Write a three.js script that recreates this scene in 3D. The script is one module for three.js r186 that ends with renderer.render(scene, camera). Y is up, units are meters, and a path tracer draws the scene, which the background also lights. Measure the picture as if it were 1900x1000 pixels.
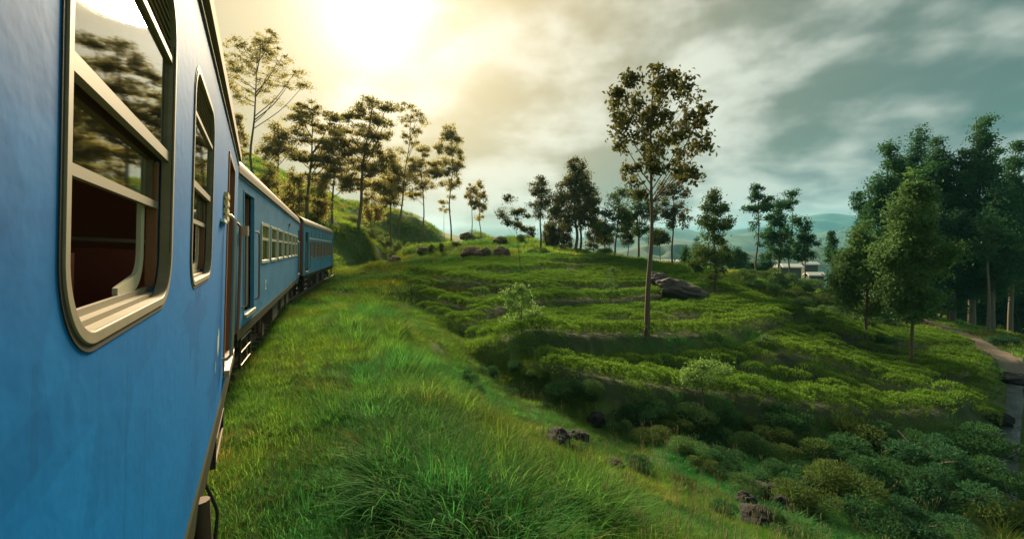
import * as THREE from 'three';
import { mergeGeometries } from 'three/addons/utils/BufferGeometryUtils.js';
import { ImprovedNoise } from 'three/addons/math/ImprovedNoise.js';

// ------------------------------------------------------------------ camera, sky, sun, exposure
const EXPOSURE = 2.75, SUN_POWER = 5, FOG = 0.00018;
const CAM_Y = 2.5, F = 785, HORIZON = 462;
const PITCH = Math.atan((500 - HORIZON) / F);
const scene = new THREE.Scene();
const camera = new THREE.PerspectiveCamera(2 * Math.atan(500 / F) * 180 / Math.PI, 1024 / 538, 0.05, 9000);
camera.position.set(0, CAM_Y, 0);
camera.rotation.set(-PITCH, 0, 0);
scene.add(camera);
const renderer = new THREE.WebGLRenderer({ antialias: true });
renderer.toneMapping = THREE.LinearToneMapping;
renderer.toneMappingExposure = EXPOSURE;
renderer.shadowMap.enabled = true;

// a pixel of the 1900 x 1000 photograph as a direction, and as a point at a forward distance
const V = (x, y, z) => new THREE.Vector3(x, y, z);
function dirOf(px, py) {
  const u = (px - 950) / F, v = (500 - py) / F;
  return V(u, v * Math.cos(PITCH) - Math.sin(PITCH), -(Math.cos(PITCH) + v * Math.sin(PITCH)));
}
function at(px, py, Z) { const d = dirOf(px, py); return d.multiplyScalar(Z / -d.z).add(camera.position); }

let seedState = 1;
function seed(n) { seedState = (n * 2654435761) >>> 0; }
function rnd() { seedState = (seedState + 0x6D2B79F5) >>> 0; let t = seedState; t = Math.imul(t ^ (t >>> 15), t | 1); t ^= t + Math.imul(t ^ (t >>> 7), t | 61); return ((t ^ (t >>> 14)) >>> 0) / 4294967296; }
const rr = (a, b) => a + (b - a) * rnd();
const gauss = () => (rnd() + rnd() + rnd() + rnd() - 2) * 0.86;
const N3 = new ImprovedNoise();
const noise = (x, y, z = 0) => N3.noise(x, y, z);
function fbm(x, y, z, oct) { let s = 0, a = 0.5, f = 1; for (let i = 0; i < oct; i++) { s += a * noise(x * f + i * 17.3, y * f - i * 9.1, z * f + i * 4.7); f *= 2.03; a *= 0.5; } return s; }
const clamp = (x, a = 0, b = 1) => Math.min(b, Math.max(a, x));
const smooth = (a, b, x) => { const t = clamp((x - a) / (b - a)); return t * t * (3 - 2 * t); };
const lerp = (a, b, t) => a + (b - a) * t;

const SUN = dirOf(690, 30).normalize();
{ // broken cloud, warm round the sun and grey-green away from it
  const W = 3072, H = 1536, data = new Float32Array(W * H * 4), K = 1.14 / EXPOSURE;
  for (let row = 0; row < H; row++) {
    const up = ((row + 0.5) / H - 0.5) * Math.PI, y = Math.sin(up), cu = Math.cos(up);
    for (let col = 0; col < W; col++) {
      const rd = ((col + 0.5) / W - 0.5) * 2 * Math.PI, x = Math.cos(rd) * cu, z = Math.sin(rd) * cu;
      const ang = Math.acos(clamp(x * SUN.x + y * SUN.y + z * SUN.z, -1, 1)) * 180 / Math.PI;
      let c = 0.5, f2 = 0.5, streak = 0;
      if (y > -0.02) {
        const k = 1.15 / (Math.max(y, 0) + 0.17), px = x * k, pz = z * k;
        const wx = fbm(px * 1.1, pz * 1.1, 3.1, 4), wz = fbm(px * 1.1 + 5, pz * 1.1, 7.7, 4);
        c = 0.5 + 1.25 * fbm(px * 0.75 + wx * 0.45 + 2.3, pz * 0.9 + wz * 0.45, 1.7, 7);
        f2 = 0.5 + 1.2 * fbm(px * 2.4 + wx * 0.7, pz * 2.8 + wz * 0.7, 9.2, 6);
        streak = smooth(0.03, 0.055, y) * (1 - smooth(0.06, 0.10, y)) * (0.5 + 0.9 * fbm(px * 0.5, pz * 1.2, 5, 3));
      }
      const puff = 0.5 + 1.35 * fbm(x * 4.6 + 4.2, y * 8.0, z * 4.6 + 1.3, 7);
      const b = smooth(0.28, 0.73, c * 0.22 + f2 * 0.20 + puff * 0.58);
      const w = Math.exp(-Math.pow(ang / 28, 2)), w2 = Math.exp(-Math.pow(ang / 36, 2));
      const cold = [lerp(0.105, 0.64, b), lerp(0.19, 0.70, b), lerp(0.18, 0.62, b)];
      const warm = [lerp(0.86, 1.02, b), lerp(0.68, 0.88, b), lerp(0.37, 0.62, b)];
      const g1 = 0.9 * Math.exp(-Math.pow(ang / 5.5, 1.6)), g2 = 0.46 * Math.exp(-ang / 11);
      const glow = [g1 + g2 * 1.05, g1 * 0.96 + g2 * 0.84, g1 * 0.92 + g2 * 0.58];
      const deep = lerp(1, 0.72, smooth(25, 75, ang)), o = (row * W + col) * 4;
      for (let i = 0; i < 3; i++) {
        let v = lerp(cold[i] * deep, warm[i], lerp(w, w2, i === 0 ? 0.55 : i === 1 ? 0.35 : 0.12));
        v += glow[i] + Math.max(0, streak) * [0.55, 0.58, 0.48][i];
        data[o + i] = v * K;
      }
      data[o + 3] = 1;
    }
  }
  const t = new THREE.DataTexture(data, W, H, THREE.RGBAFormat, THREE.FloatType);
  t.mapping = THREE.EquirectangularReflectionMapping; t.magFilter = THREE.LinearFilter; t.needsUpdate = true;
  scene.background = t; scene.environment = t;
}
const sun = new THREE.DirectionalLight(new THREE.Color(1, 0.80, 0.50), SUN_POWER);
sun.position.copy(SUN).multiplyScalar(200);
sun.castShadow = true; sun.shadow.radius = 26;
Object.assign(sun.shadow.camera, { left: -120, right: 120, top: 120, bottom: -120, near: 1, far: 500 });
sun.shadow.mapSize.set(2048, 2048);
scene.add(sun, sun.target);
scene.fog = new THREE.FogExp2(new THREE.Color(0.22, 0.72, 1.0), FOG);

// ------------------------------------------------------------------ naming and tagging
const used = {};
function numbered(n) { const k = used[n] = (used[n] ?? -1) + 1; return k ? n + '_' + String(k).padStart(3, '0') : n; }
function tag(o, label, category, group, kind) {
  if (label) o.userData.label = label;
  if (category) o.userData.category = category;
  if (group) o.userData.group = group;
  if (kind) o.userData.kind = kind;
  return o;
}
function thing(name, label, category, group) { const g = new THREE.Group(); g.name = numbered(name); scene.add(g); return tag(g, label, category, group); }
function part(name, geo, mat, parent = scene) {
  const g = Array.isArray(geo) ? mergeGeometries(geo.map((x) => x.index ? x.toNonIndexed() : x)) : geo;
  const m = new THREE.Mesh(g, mat); m.name = parent === scene ? numbered(name) : name; m.castShadow = m.receiveShadow = true; parent.add(m); return m;
}

// ------------------------------------------------------------------ terrain
// the railway: three straight carriages on a curve to the right; the line goes on round the hill
const rad = Math.PI / 180;
const HEAD = [30.9 * rad, 23.2 * rad, 17.6 * rad];
const fwd = (h) => V(-Math.sin(h), 0, -Math.cos(h)), left = (h) => V(-Math.cos(h), 0, Math.sin(h));
const LEAN = [0.05, 0.03, 0.03], WIDTH = 2.8, HALF = WIDTH / 2;
const track1 = (s) => fwd(HEAD[0]).multiplyScalar(s).addScaledVector(left(HEAD[0]), 0.28 + HALF + 0.05 * CAM_Y);
const side2 = V(-4.71, 0, -7.3), side3 = V(-10.8, 0, -21.9);
const track2 = (s) => fwd(HEAD[1]).multiplyScalar(s).add(side2).addScaledVector(left(HEAD[1]), HALF + 0.07);
const track3 = (s) => fwd(HEAD[2]).multiplyScalar(s).add(side3).addScaledVector(left(HEAD[2]), HALF + 0.07);
const railPath = [track1(-26), track1(-8), track1(0), track1(6.6), track2(1), track2(8), track2(14.6), track3(1), track3(8), track3(14.6)];
{ let p = railPath[railPath.length - 1].clone(), h = HEAD[2]; for (let i = 0; i < 22; i++) { h -= 0.05; p = p.clone().addScaledVector(fwd(h), 5); p.y += i > 2 ? 0.1 : 0.04; railPath.push(p); } }
function nearestOn(path, x, z) {
  let best = 1e9, sideSign = 1, bx = 0, by = 0, bz = 0;
  for (let i = 0; i + 1 < path.length; i++) {
    const a = path[i], b = path[i + 1], dx = b.x - a.x, dz = b.z - a.z, t = clamp(((x - a.x) * dx + (z - a.z) * dz) / (dx * dx + dz * dz));
    const qx = a.x + dx * t, qz = a.z + dz * t, d = Math.hypot(x - qx, z - qz);
    if (d < best) { best = d; sideSign = dx * (z - qz) - dz * (x - qx) > 0 ? 1 : -1; bx = qx; by = lerp(a.y, b.y, t); bz = qz; }
  }
  return { d: best, right: sideSign, x: bx, y: by, z: bz };
}
const ctl = [];   // [x, z, y]
for (const p of railPath) { ctl.push([p.x, p.z, p.y - 0.25]); }
const P = (px, py, Z) => { const p = at(px, py, Z); ctl.push([p.x, p.z, p.y]); };
[[1090, 1000, 3.9], [920, 880, 5.2], [780, 760, 7], [700, 660, 10.5], [660, 580, 16], [690, 520, 30],
 [1072, 815, 9.8], [1000, 745, 12.3], [900, 690, 14], [1180, 900, 8.0], [1300, 930, 8.2], [1400, 950, 8.6], [1600, 990, 8.6], [1850, 990, 9.2], [1880, 850, 13], [1880, 720, 20],
 [1890, 680, 24], [1800, 625, 32], [1740, 600, 38], [1895, 640, 30], [1835, 618, 35], [1700, 580, 44],
 [1150, 745, 14], [1300, 765, 14.6], [1500, 790, 14.6], [1700, 790, 15.4], [1830, 770, 17],
 [930, 660, 17], [1150, 648, 19], [1350, 640, 20], [1490, 595, 26], [1200, 625, 21], [1600, 650, 23],
 [860, 605, 22], [1010, 572, 27], [1180, 567, 29], [1330, 548, 32], [1250, 552, 31], [780, 560, 26],
 [760, 525, 31], [870, 510, 36], [1000, 505, 40], [1130, 490, 46],
 [1000, 462, 62], [1100, 473, 58], [1200, 486, 52], [1300, 502, 46], [1400, 515, 44], [1500, 560, 37], [1600, 600, 33],
 [640, 445, 50], [700, 425, 68], [470, 292, 82], [540, 335, 86], [610, 372, 94], [690, 405, 100], [780, 410, 106], [860, 427, 100], [900, 441, 96],
 [760, 457, 66], [900, 450, 72], [1000, 450, 78]].forEach((a) => P(...a));
[[-14, -6, 0.6], [-22, -8, 4], [-30, -22, 9], [-45, -40, 16], [-70, -64, 24], [-40, 10, 8], [-20, 25, 2], [6, 14, -3], [14, 2, -3.4], [26, -2, -5], [40, -20, -6],
 [50, -45, -7], [30, -75, -12], [50, -95, -18], [8, -95, -5], [-10, -125, 2], [70, -70, -13], [-45, -95, 16], [-60, -120, 18], [20, -120, -22], [80, -20, -10], [80, -120, -26]].forEach((a) => ctl.push(a));
// thin-plate spline through those points, softened a little
const tps = (() => {
  const n = ctl.length, M = n + 3, A = [], B = [];
  const U = (r2) => r2 < 1e-9 ? 0 : 0.5 * r2 * Math.log(r2);
  for (let i = 0; i < M; i++) { A.push(new Float64Array(M)); B.push(0); }
  for (let i = 0; i < n; i++) {
    for (let j = 0; j < n; j++) A[i][j] = U((ctl[i][0] - ctl[j][0]) ** 2 + (ctl[i][1] - ctl[j][1]) ** 2);
    A[i][i] += 3 + 0.02 * Math.hypot(ctl[i][0], ctl[i][1]);
    A[i][n] = A[n][i] = 1; A[i][n + 1] = A[n + 1][i] = ctl[i][0]; A[i][n + 2] = A[n + 2][i] = ctl[i][1]; B[i] = ctl[i][2];
  }
  for (let c = 0; c < M; c++) {
    let p = c; for (let r = c + 1; r < M; r++) if (Math.abs(A[r][c]) > Math.abs(A[p][c])) p = r;
    [A[c], A[p]] = [A[p], A[c]]; [B[c], B[p]] = [B[p], B[c]];
    for (let r = c + 1; r < M; r++) { const f = A[r][c] / A[c][c]; if (f) { for (let k = c; k < M; k++) A[r][k] -= f * A[c][k]; B[r] -= f * B[c]; } }
  }
  const w = new Float64Array(M);
  for (let r = M - 1; r >= 0; r--) { let s = B[r]; for (let k = r + 1; k < M; k++) s -= A[r][k] * w[k]; w[r] = s / A[r][r]; }
  return (x, z) => { let s = w[n] + w[n + 1] * x + w[n + 2] * z; for (let i = 0; i < n; i++) s += w[i] * U((x - ctl[i][0]) ** 2 + (z - ctl[i][1]) ** 2); return s; };
})();
function baseH(x, z) {
  const r = Math.hypot(x, z + 30), far = smooth(95, 170, r);
  let h = far < 1 ? tps(x, z) : 0;
  if (far > 0) {
    const a = -0.30 * (r - 60) * smooth(-30, 40, x + 20) , v = Math.max(a, -46) + 10 * fbm(x / 160, z / 160, 2, 3) + smooth(0, 160, -x - 20) * 34;
    h = lerp(h, v, far);
  }
  const n = nearestOn(railPath, x, z), bed = 1 - smooth(1.6, 3.4, n.d);
  if (bed > 0) h = lerp(h, n.y - 0.28, bed);
  return h;
}
const heightCache = new Map();
function baseAt(i, j) { const k = i * 4096 + j; let v = heightCache.get(k); if (v === undefined) { v = baseH(i * 0.4, j * 0.4); heightCache.set(k, v); } return v; }
function baseGrid(x, z) { const u = x / 0.4, v = z / 0.4, i = Math.floor(u), j = Math.floor(v), a = u - i, b = v - j; return lerp(lerp(baseAt(i, j), baseAt(i + 1, j), a), lerp(baseAt(i, j + 1), baseAt(i + 1, j + 1), a), b); }
let stream = [], steps = [];
function H(x, z) {
  let h = Math.hypot(x, z) < 130 ? baseGrid(x, z) : baseH(x, z);
  const r = Math.hypot(x, z), n = nearestOn(railPath, x, z), off = smooth(1.8, 3.5, n.d);
  h += off * (0.16 * fbm(x * 0.55, z * 0.55, 4, 3) + 0.10 * fbm(x * 1.7, z * 1.7, 8, 2)) * (1 + 0.5 * smooth(20, 60, r));
  if (stream.length && r < 60) { const s = nearestOn(stream, x, z); if (s.d < 3) h -= 0.75 * (1 - smooth(0.55, 1.5, s.d)); }
  if (steps.length && r > 9 && r < 70) for (const st of steps) {
    if (x < st.box[0] || x > st.box[1] || z < st.box[2] || z > st.box[3]) continue;
    const q = nearestOn(st.line, x, z), e = r - Math.hypot(q.x, q.z), lat = Math.sqrt(Math.max(0, q.d * q.d - e * e));
    h += st.rise * Math.tanh(e / 0.45) * Math.exp(-Math.abs(e) / 4.5) * Math.exp(-lat * lat / 1.5);
  }
  return h;
}
function groundPx(px, py, fn = H) {
  const d = dirOf(px, py); d.multiplyScalar(1 / -d.z);
  let Z = 1.5, prev = Z;
  for (; Z < 400; prev = Z, Z *= 1.012) if (CAM_Y + d.y * Z < fn(d.x * Z, -Z)) break;
  if (Z >= 400) { const p = V(d.x * 60, 0, -60); p.y = fn(p.x, p.z); return p; }
  for (let i = 0; i < 20; i++) { const m = (prev + Z) / 2; if (CAM_Y + d.y * m < fn(d.x * m, -m)) Z = m; else prev = m; }
  return V(d.x * Z, fn(d.x * Z, -Z), -Z);
}
stream = [[1898, 690], [1885, 730], [1874, 800], [1868, 880], [1880, 960]].map(([x, y]) => groundPx(x, y, baseH));
stream.unshift(stream[0].clone().add(V(5, -0.3, -1.5)));
stream.push(stream[stream.length - 1].clone().add(V(1.5, -0.3, 4)));
const roadLine = [[1690, 588], [1745, 606], [1800, 631], [1850, 655], [1893, 684], [1950, 712]].map(([x, y]) => groundPx(x, y, baseH));
roadLine.unshift(roadLine[0].clone().add(V(-6, 0, -10)));
roadLine.push(roadLine[roadLine.length - 1].clone().add(V(12, 0, 2)));
const polyPx = (list) => list.map(([x, y]) => groundPx(x, y, baseH));
steps = [
  [0.72, [930, 664], [1000, 660], [1100, 656], [1200, 653], [1300, 651], [1360, 646], [1430, 622], [1490, 601]],
  [0.75, [1000, 700], [1060, 722], [1150, 742], [1230, 752], [1300, 764], [1400, 776], [1500, 788], [1620, 792], [1720, 792], [1800, 785]],
  [0.40, [862, 606], [930, 590], [1010, 573], [1090, 570], [1180, 567], [1260, 560], [1335, 549]],
  [0.35, [750, 521], [790, 527], [850, 536]], [0.35, [765, 548], [810, 566], [860, 577]], [0.32, [905, 512], [960, 512], [1010, 506], [1065, 503]],
  [0.3, [1040, 494], [1070, 498], [1115, 492]], [0.22, [1215, 590], [1240, 594], [1262, 604]], [0.25, [800, 540], [860, 545], [905, 538]], [0.25, [880, 556], [930, 548], [990, 545]],
  [0.25, [1480, 690], [1560, 700], [1620, 715]], [0.22, [1430, 715], [1500, 722]], [0.22, [1330, 690], [1390, 688], [1440, 676]], [0.25, [1620, 655], [1700, 660], [1770, 655]], [0.25, [1560, 640], [1640, 672]],
  [0.2, [1110, 690], [1200, 690], [1290, 700]], [0.2, [1620, 740], [1700, 745], [1780, 735]], [0.18, [1130, 612], [1200, 616], [1300, 606]], [0.16, [1050, 540], [1130, 545], [1190, 540]],
].map(([rise, ...line]) => {
  const l = line.map(([x, y]) => groundPx(x, y, baseH)), xs = l.map((p) => p.x), zs = l.map((p) => p.z), m = 12;
  return { rise, line: l, box: [Math.min(...xs) - m, Math.max(...xs) + m, Math.min(...zs) - m, Math.max(...zs) + m] };
});
function inside(poly, x, z) { let c = false; for (let i = 0, j = poly.length - 1; i < poly.length; j = i++) { const a = poly[i], b = poly[j]; if ((a.z > z) !== (b.z > z) && x < (b.x - a.x) * (z - a.z) / (b.z - a.z) + a.x) c = !c; } return c; }
const teaPlots = [
  polyPx([[752, 532], [764, 505], [850, 486], [985, 484], [1110, 482], [1215, 494], [1330, 522], [1385, 548], [1488, 597], [1350, 641], [1150, 649], [935, 661], [862, 612], [800, 580]]),
  polyPx([[985, 682], [1150, 664], [1360, 655], [1500, 606], [1560, 608], [1640, 620], [1720, 622], [1770, 632], [1835, 690], [1842, 775], [1700, 792], [1500, 788], [1300, 762], [1150, 742], [1060, 722]]),
];
const inTea = (x, z) => teaPlots.some((p) => inside(p, x, z));
const nearGap = (x, z) => { let d = 9; for (const g of steps) if (x > g.box[0] && x < g.box[1] && z > g.box[2] && z < g.box[3]) d = Math.min(d, nearestOn(g.line, x, z).d); return d; };

function noiseTexture(size, fn, srgb) {
  const d = new Uint8Array(size * size * 4);
  for (let y = 0; y < size; y++) for (let x = 0; x < size; x++) { const c = fn(x / size, y / size), o = (y * size + x) * 4; d[o] = c[0]; d[o + 1] = c[1]; d[o + 2] = c[2]; d[o + 3] = 255; }
  const t = new THREE.DataTexture(d, size, size); t.wrapS = t.wrapT = THREE.RepeatWrapping; t.magFilter = THREE.LinearFilter; t.minFilter = THREE.LinearMipmapLinearFilter; t.generateMipmaps = true;
  if (srgb) t.colorSpace = THREE.SRGBColorSpace; t.needsUpdate = true; return t;
}
// tileable noise by blending
const tileN = (u, v, f, oct, k = 0) => { const a = fbm(u * f, v * f, k, oct), b = fbm((u - 1) * f, v * f, k, oct), c = fbm(u * f, (v - 1) * f, k, oct), d = fbm((u - 1) * f, (v - 1) * f, k, oct); return lerp(lerp(a, b, u), lerp(c, d, u), v); };
const grain = noiseTexture(256, (u, v) => { const n = 205 + 70 * tileN(u, v, 24, 4, 3) + 50 * tileN(u, v, 6, 3, 8); const g = clamp(n, 90, 255); return [g, g, g]; }, false);
const bumpy = noiseTexture(256, (u, v) => { const g = clamp(128 + 190 * tileN(u, v, 14, 5, 5), 0, 255); return [g, g, g]; }, false);

{
  const angles = [], radii = [0.25];
  for (let a = -64; a <= 64; a += 0.34) angles.push(a * rad);
  for (let a = 68; a < 296; a += 4) angles.push(a * rad);
  while (radii[radii.length - 1] < 3600) radii.push(radii[radii.length - 1] * (radii[radii.length - 1] < 120 ? 1.02 : 1.07));
  const na = angles.length, pos = [], uv = [], col = [], idx = [];
  for (const r of radii) for (const a of angles) {
    const x = Math.sin(a) * r, z = -Math.cos(a) * r, y = H(x, z);
    pos.push(x, y, z); uv.push(x / 2.2, z / 2.2);
    const t = r < 90 && inTea(x, z), n = fbm(x * 0.4, z * 0.4, 6, 4);
    const rail = nearestOn(railPath, x, z).d < 1.15;
    const c = rail ? [0.07, 0.06, 0.05] : t ? [0.045, 0.062, 0.02] : (r > 24 && (y > 4.3 || nearestOn(railPath, x, z).right < 0)) ? [0.09 + 0.05 * n, 0.135 + 0.06 * n, 0.028] : [0.075 + 0.05 * n, 0.125 + 0.06 * n, 0.026];
    col.push(Math.max(0.01, c[0]), Math.max(0.01, c[1]), c[2]);
  }
  for (let i = 0; i + 1 < radii.length; i++) for (let j = 0; j < na; j++) {
    const k = (j + 1) % na, a = i * na + j, b = i * na + k, c = a + na, d = b + na;
    idx.push(a, c, b, b, c, d);
  }
  const g = new THREE.BufferGeometry();
  g.setAttribute('position', new THREE.Float32BufferAttribute(pos, 3)); g.setAttribute('uv', new THREE.Float32BufferAttribute(uv, 2)); g.setAttribute('color', new THREE.Float32BufferAttribute(col, 3));
  g.setIndex(idx); g.computeVertexNormals();
  part('ground', g, new THREE.MeshStandardMaterial({ name: 'turf', vertexColors: true, map: grain, bumpMap: bumpy, bumpScale: 0.05, roughness: 1, side: THREE.DoubleSide })).userData.kind = 'structure';
}
function ribbon(line, width, cols, lift, uvScale) {   // a strip laid on the terrain along a line
  const curve = new THREE.CatmullRomCurve3(line), n = Math.ceil(curve.getLength() / 0.35), pos = [], uv = [], idx = [];
  for (let i = 0; i <= n; i++) {
    const p = curve.getPointAt(i / n), t = curve.getTangentAt(i / n), sx = -t.z, sz = t.x, l = Math.hypot(sx, sz);
    for (let j = 0; j <= cols; j++) {
      const o = (j / cols - 0.5) * width * (1 + 0.14 * noise(i * 0.13, j > cols / 2 ? 5 : 1)), x = p.x + sx / l * o, z = p.z + sz / l * o;
      pos.push(x, lift(x, z, p), z); uv.push(o * uvScale, i * 0.35 * uvScale);
      if (i < n && j < cols) { const a = i * (cols + 1) + j, b = a + cols + 1; idx.push(a, a + 1, b, b, a + 1, b + 1); }
    }
  }
  const g = new THREE.BufferGeometry(); g.setAttribute('position', new THREE.Float32BufferAttribute(pos, 3)); g.setAttribute('uv', new THREE.Float32BufferAttribute(uv, 2)); g.setIndex(idx); g.computeVertexNormals(); return g;
}
part('road', ribbon(roadLine, 1.5, 8, (x, z) => H(x, z) + 0.07, 0.4), new THREE.MeshStandardMaterial({ color: new THREE.Color(0.15, 0.115, 0.08), map: grain, bumpMap: bumpy, bumpScale: 0.03, roughness: 0.75, side: THREE.DoubleSide })).userData.kind = 'structure';
part('stream_water', ribbon(stream, 0.55, 4, (x, z, p) => H(p.x, p.z) + 0.12 + 0.03 * noise(x * 3, z * 3), 0.5), new THREE.MeshStandardMaterial({ color: new THREE.Color(0.02, 0.035, 0.04), roughness: 0.35, bumpMap: bumpy, bumpScale: 0.03, side: THREE.DoubleSide })).userData.kind = 'structure';

// hills and mountains of the far side of the valley
function ridge(name, Z, pts, thick, colour, seedK, rough) {
  const x0 = (pts[0][0] - 950) / F * Z, x1 = (pts[pts.length - 1][0] - 950) / F * Z, nx = 260, nz = 26, pos = [], idx = [];
  for (let j = 0; j <= nz; j++) for (let i = 0; i <= nx; i++) {
    const u = i / nx, px = lerp(pts[0][0], pts[pts.length - 1][0], u);
    let k = 0; while (k + 2 < pts.length && pts[k + 1][0] < px) k++;
    const t = smooth(pts[k][0], pts[k + 1][0], px), py = lerp(pts[k][1], pts[k + 1][1], t);
    const top = CAM_Y + (HORIZON - py) / F * Z, x = lerp(x0, x1, u), d = j / nz, z = -Z + thick * (1 - 2 * d) * 0.5;
    const prof = Math.pow(Math.sin(Math.PI * d), 0.75), n = fbm(x / (Z * 0.09), z / (Z * 0.09), seedK, 5);
    const spur = 1 - Math.abs(noise(x / (Z * 0.06), seedK * 3.1, z / (Z * 0.2))) * 0.5;
    pos.push(x, -70 + (top + 70) * prof * (prof > 0.96 ? 1 : lerp(spur, 1, 0.3)) + n * rough * (Z * 0.02), z);
    if (i < nx && j < nz) { const a = j * (nx + 1) + i, b = a + nx + 1; idx.push(a, a + 1, b, b, a + 1, b + 1); }
  }
  const g = new THREE.BufferGeometry(); g.setAttribute('position', new THREE.Float32BufferAttribute(pos, 3)); g.setIndex(idx); g.computeVertexNormals();
  const m = part(name, g, new THREE.MeshStandardMaterial({ color: colour, roughness: 1, side: THREE.DoubleSide })); m.userData.kind = 'structure'; return m;
}
ridge('mountain', 2600, [[700, 470], [980, 452], [1150, 436], [1230, 424], [1300, 432], [1400, 424], [1470, 404], [1530, 398], [1600, 402], [1700, 396], [1850, 410], [2200, 430]], 1300, new THREE.Color(0.022, 0.075, 0.05), 3, 0.5);
ridge('mountain', 1500, [[900, 470], [1080, 448], [1200, 440], [1290, 446], [1360, 436], [1420, 430], [1490, 440], [1560, 428], [1640, 420], [1760, 430], [2000, 446]], 800, new THREE.Color(0.022, 0.075, 0.045), 7, 0.5);
ridge('hill', 620, [[950, 480], [1120, 470], [1210, 455], [1260, 452], [1330, 462], [1420, 470], [1500, 458], [1580, 462], [1700, 455], [1900, 462]], 330, new THREE.Color(0.02, 0.07, 0.035), 11, 0.5);

// ------------------------------------------------------------------ rails under the train
const railMat = new THREE.MeshStandardMaterial({ color: new THREE.Color(0.16, 0.11, 0.08), roughness: 0.55, metalness: 0.7 });
{
  const curve = new THREE.CatmullRomCurve3(railPath.slice(0, 11));
  const t = thing('railway_track', 'rusty rail track on sleepers curving under the blue train', 'railway track');
  for (const o of [-0.84, 0.84]) {
    const pts = []; for (let i = 0; i <= 160; i++) { const p = curve.getPointAt(i / 160), d = curve.getTangentAt(i / 160); pts.push(V(p.x - d.z * o, p.y - 0.07, p.z + d.x * o)); }
    const sh = new THREE.Shape(); sh.moveTo(-0.07, -0.035); sh.lineTo(0.07, -0.035); sh.lineTo(0.07, 0.035); sh.lineTo(-0.07, 0.035);
    part('rail', new THREE.ExtrudeGeometry(sh, { steps: 160, extrudePath: new THREE.CatmullRomCurve3(pts) }), railMat, t);
  }
  const sl = [], L = curve.getLength();
  for (let s = 0; s < L; s += 0.68) { const p = curve.getPointAt(s / L), d = curve.getTangentAt(s / L); sl.push(new THREE.BoxGeometry(2.1, 0.14, 0.22).rotateY(Math.atan2(-d.x, -d.z)).translate(p.x, p.y - 0.2, p.z)); }
  part('sleepers', sl, new THREE.MeshStandardMaterial({ color: new THREE.Color(0.09, 0.07, 0.055), roughness: 0.95 }), t).userData.kind = 'stuff';
}

// ------------------------------------------------------------------ the train
function bodyTexture(kind) {
  const c = document.createElement('canvas'); c.width = 2048; c.height = 512; const g = c.getContext('2d');
  g.fillStyle = '#ffffff'; g.fillRect(0, 0, 2048, 512); seed(kind * 77 + 5);
  for (let i = 0; i < 900; i++) { const x = rnd() * 2048, y = rnd() * 512, w = rr(6, 70), h = rr(4, 40); g.fillStyle = rnd() < 0.55 ? `rgba(120,150,165,${rr(0.01, 0.05)})` : `rgba(255,255,255,${rr(0.02, 0.08)})`; g.beginPath(); g.ellipse(x, y, w, h, rr(-0.4, 0.4), 0, 7); g.fill(); }
  for (let i = 0; i < 60; i++) { const x = rnd() * 2048, y = rnd() * 512; g.fillStyle = `rgba(${rnd() < 0.5 ? '70,150,150' : '80,110,140'},${rr(0.05, 0.13)})`; g.beginPath(); for (let q = 0; q < 16; q++) { const a = q / 16 * 6.283, R = rr(14, 60); g.lineTo(x + R * 1.4 * Math.cos(a), y + R * Math.sin(a)); } g.fill(); }
  for (let i = 0; i < 110; i++) { const x = rnd() * 2048, y = rr(120, 360), h = rr(20, 170); g.fillStyle = `rgba(85,100,80,${rr(0.02, 0.10)})`; g.fillRect(x, y, rr(1, 4), h); }
  for (let i = 0; i < 130; i++) { g.strokeStyle = rnd() < 0.6 ? `rgba(50,60,70,${rr(0.1, 0.35)})` : `rgba(225,240,250,${rr(0.2, 0.5)})`; g.lineWidth = rr(0.5, 1.4); const x = rnd() * 2048, y = rnd() * 512; g.beginPath(); g.moveTo(x, y); g.lineTo(x + rr(-26, 26), y + rr(-6, 8)); g.stroke(); }
  for (let i = 0; i < 160; i++) { g.fillStyle = `rgba(80,70,50,${rr(0.1, 0.35)})`; g.beginPath(); g.arc(rnd() * 2048, rr(200, 512), rr(0.4, 1.6), 0, 7); g.fill(); }
  const t = new THREE.CanvasTexture(c); t.colorSpace = THREE.SRGBColorSpace; t.wrapS = t.wrapT = THREE.RepeatWrapping; t.repeat.set(1 / 16, 1 / 3.2); t.magFilter = THREE.LinearFilter; return t;
}
const std = (r, g, b, rough, metal = 0, extra = {}) => new THREE.MeshStandardMaterial({ color: new THREE.Color(r, g, b), roughness: rough, metalness: metal, ...extra });
const bluePaint = (k) => new THREE.MeshPhysicalMaterial({ color: new THREE.Color(...[[0.004, 0.145, 0.43], [0.07, 0.24, 0.43], [0.10, 0.29, 0.42]][k]), map: bodyTexture(k), roughness: 0.72, specularIntensity: 0.4, ior: 1.2, bumpMap: bumpy, bumpScale: 0.002 });  // farther carriages have haze and sky reflection mixed into a paler blue
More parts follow.
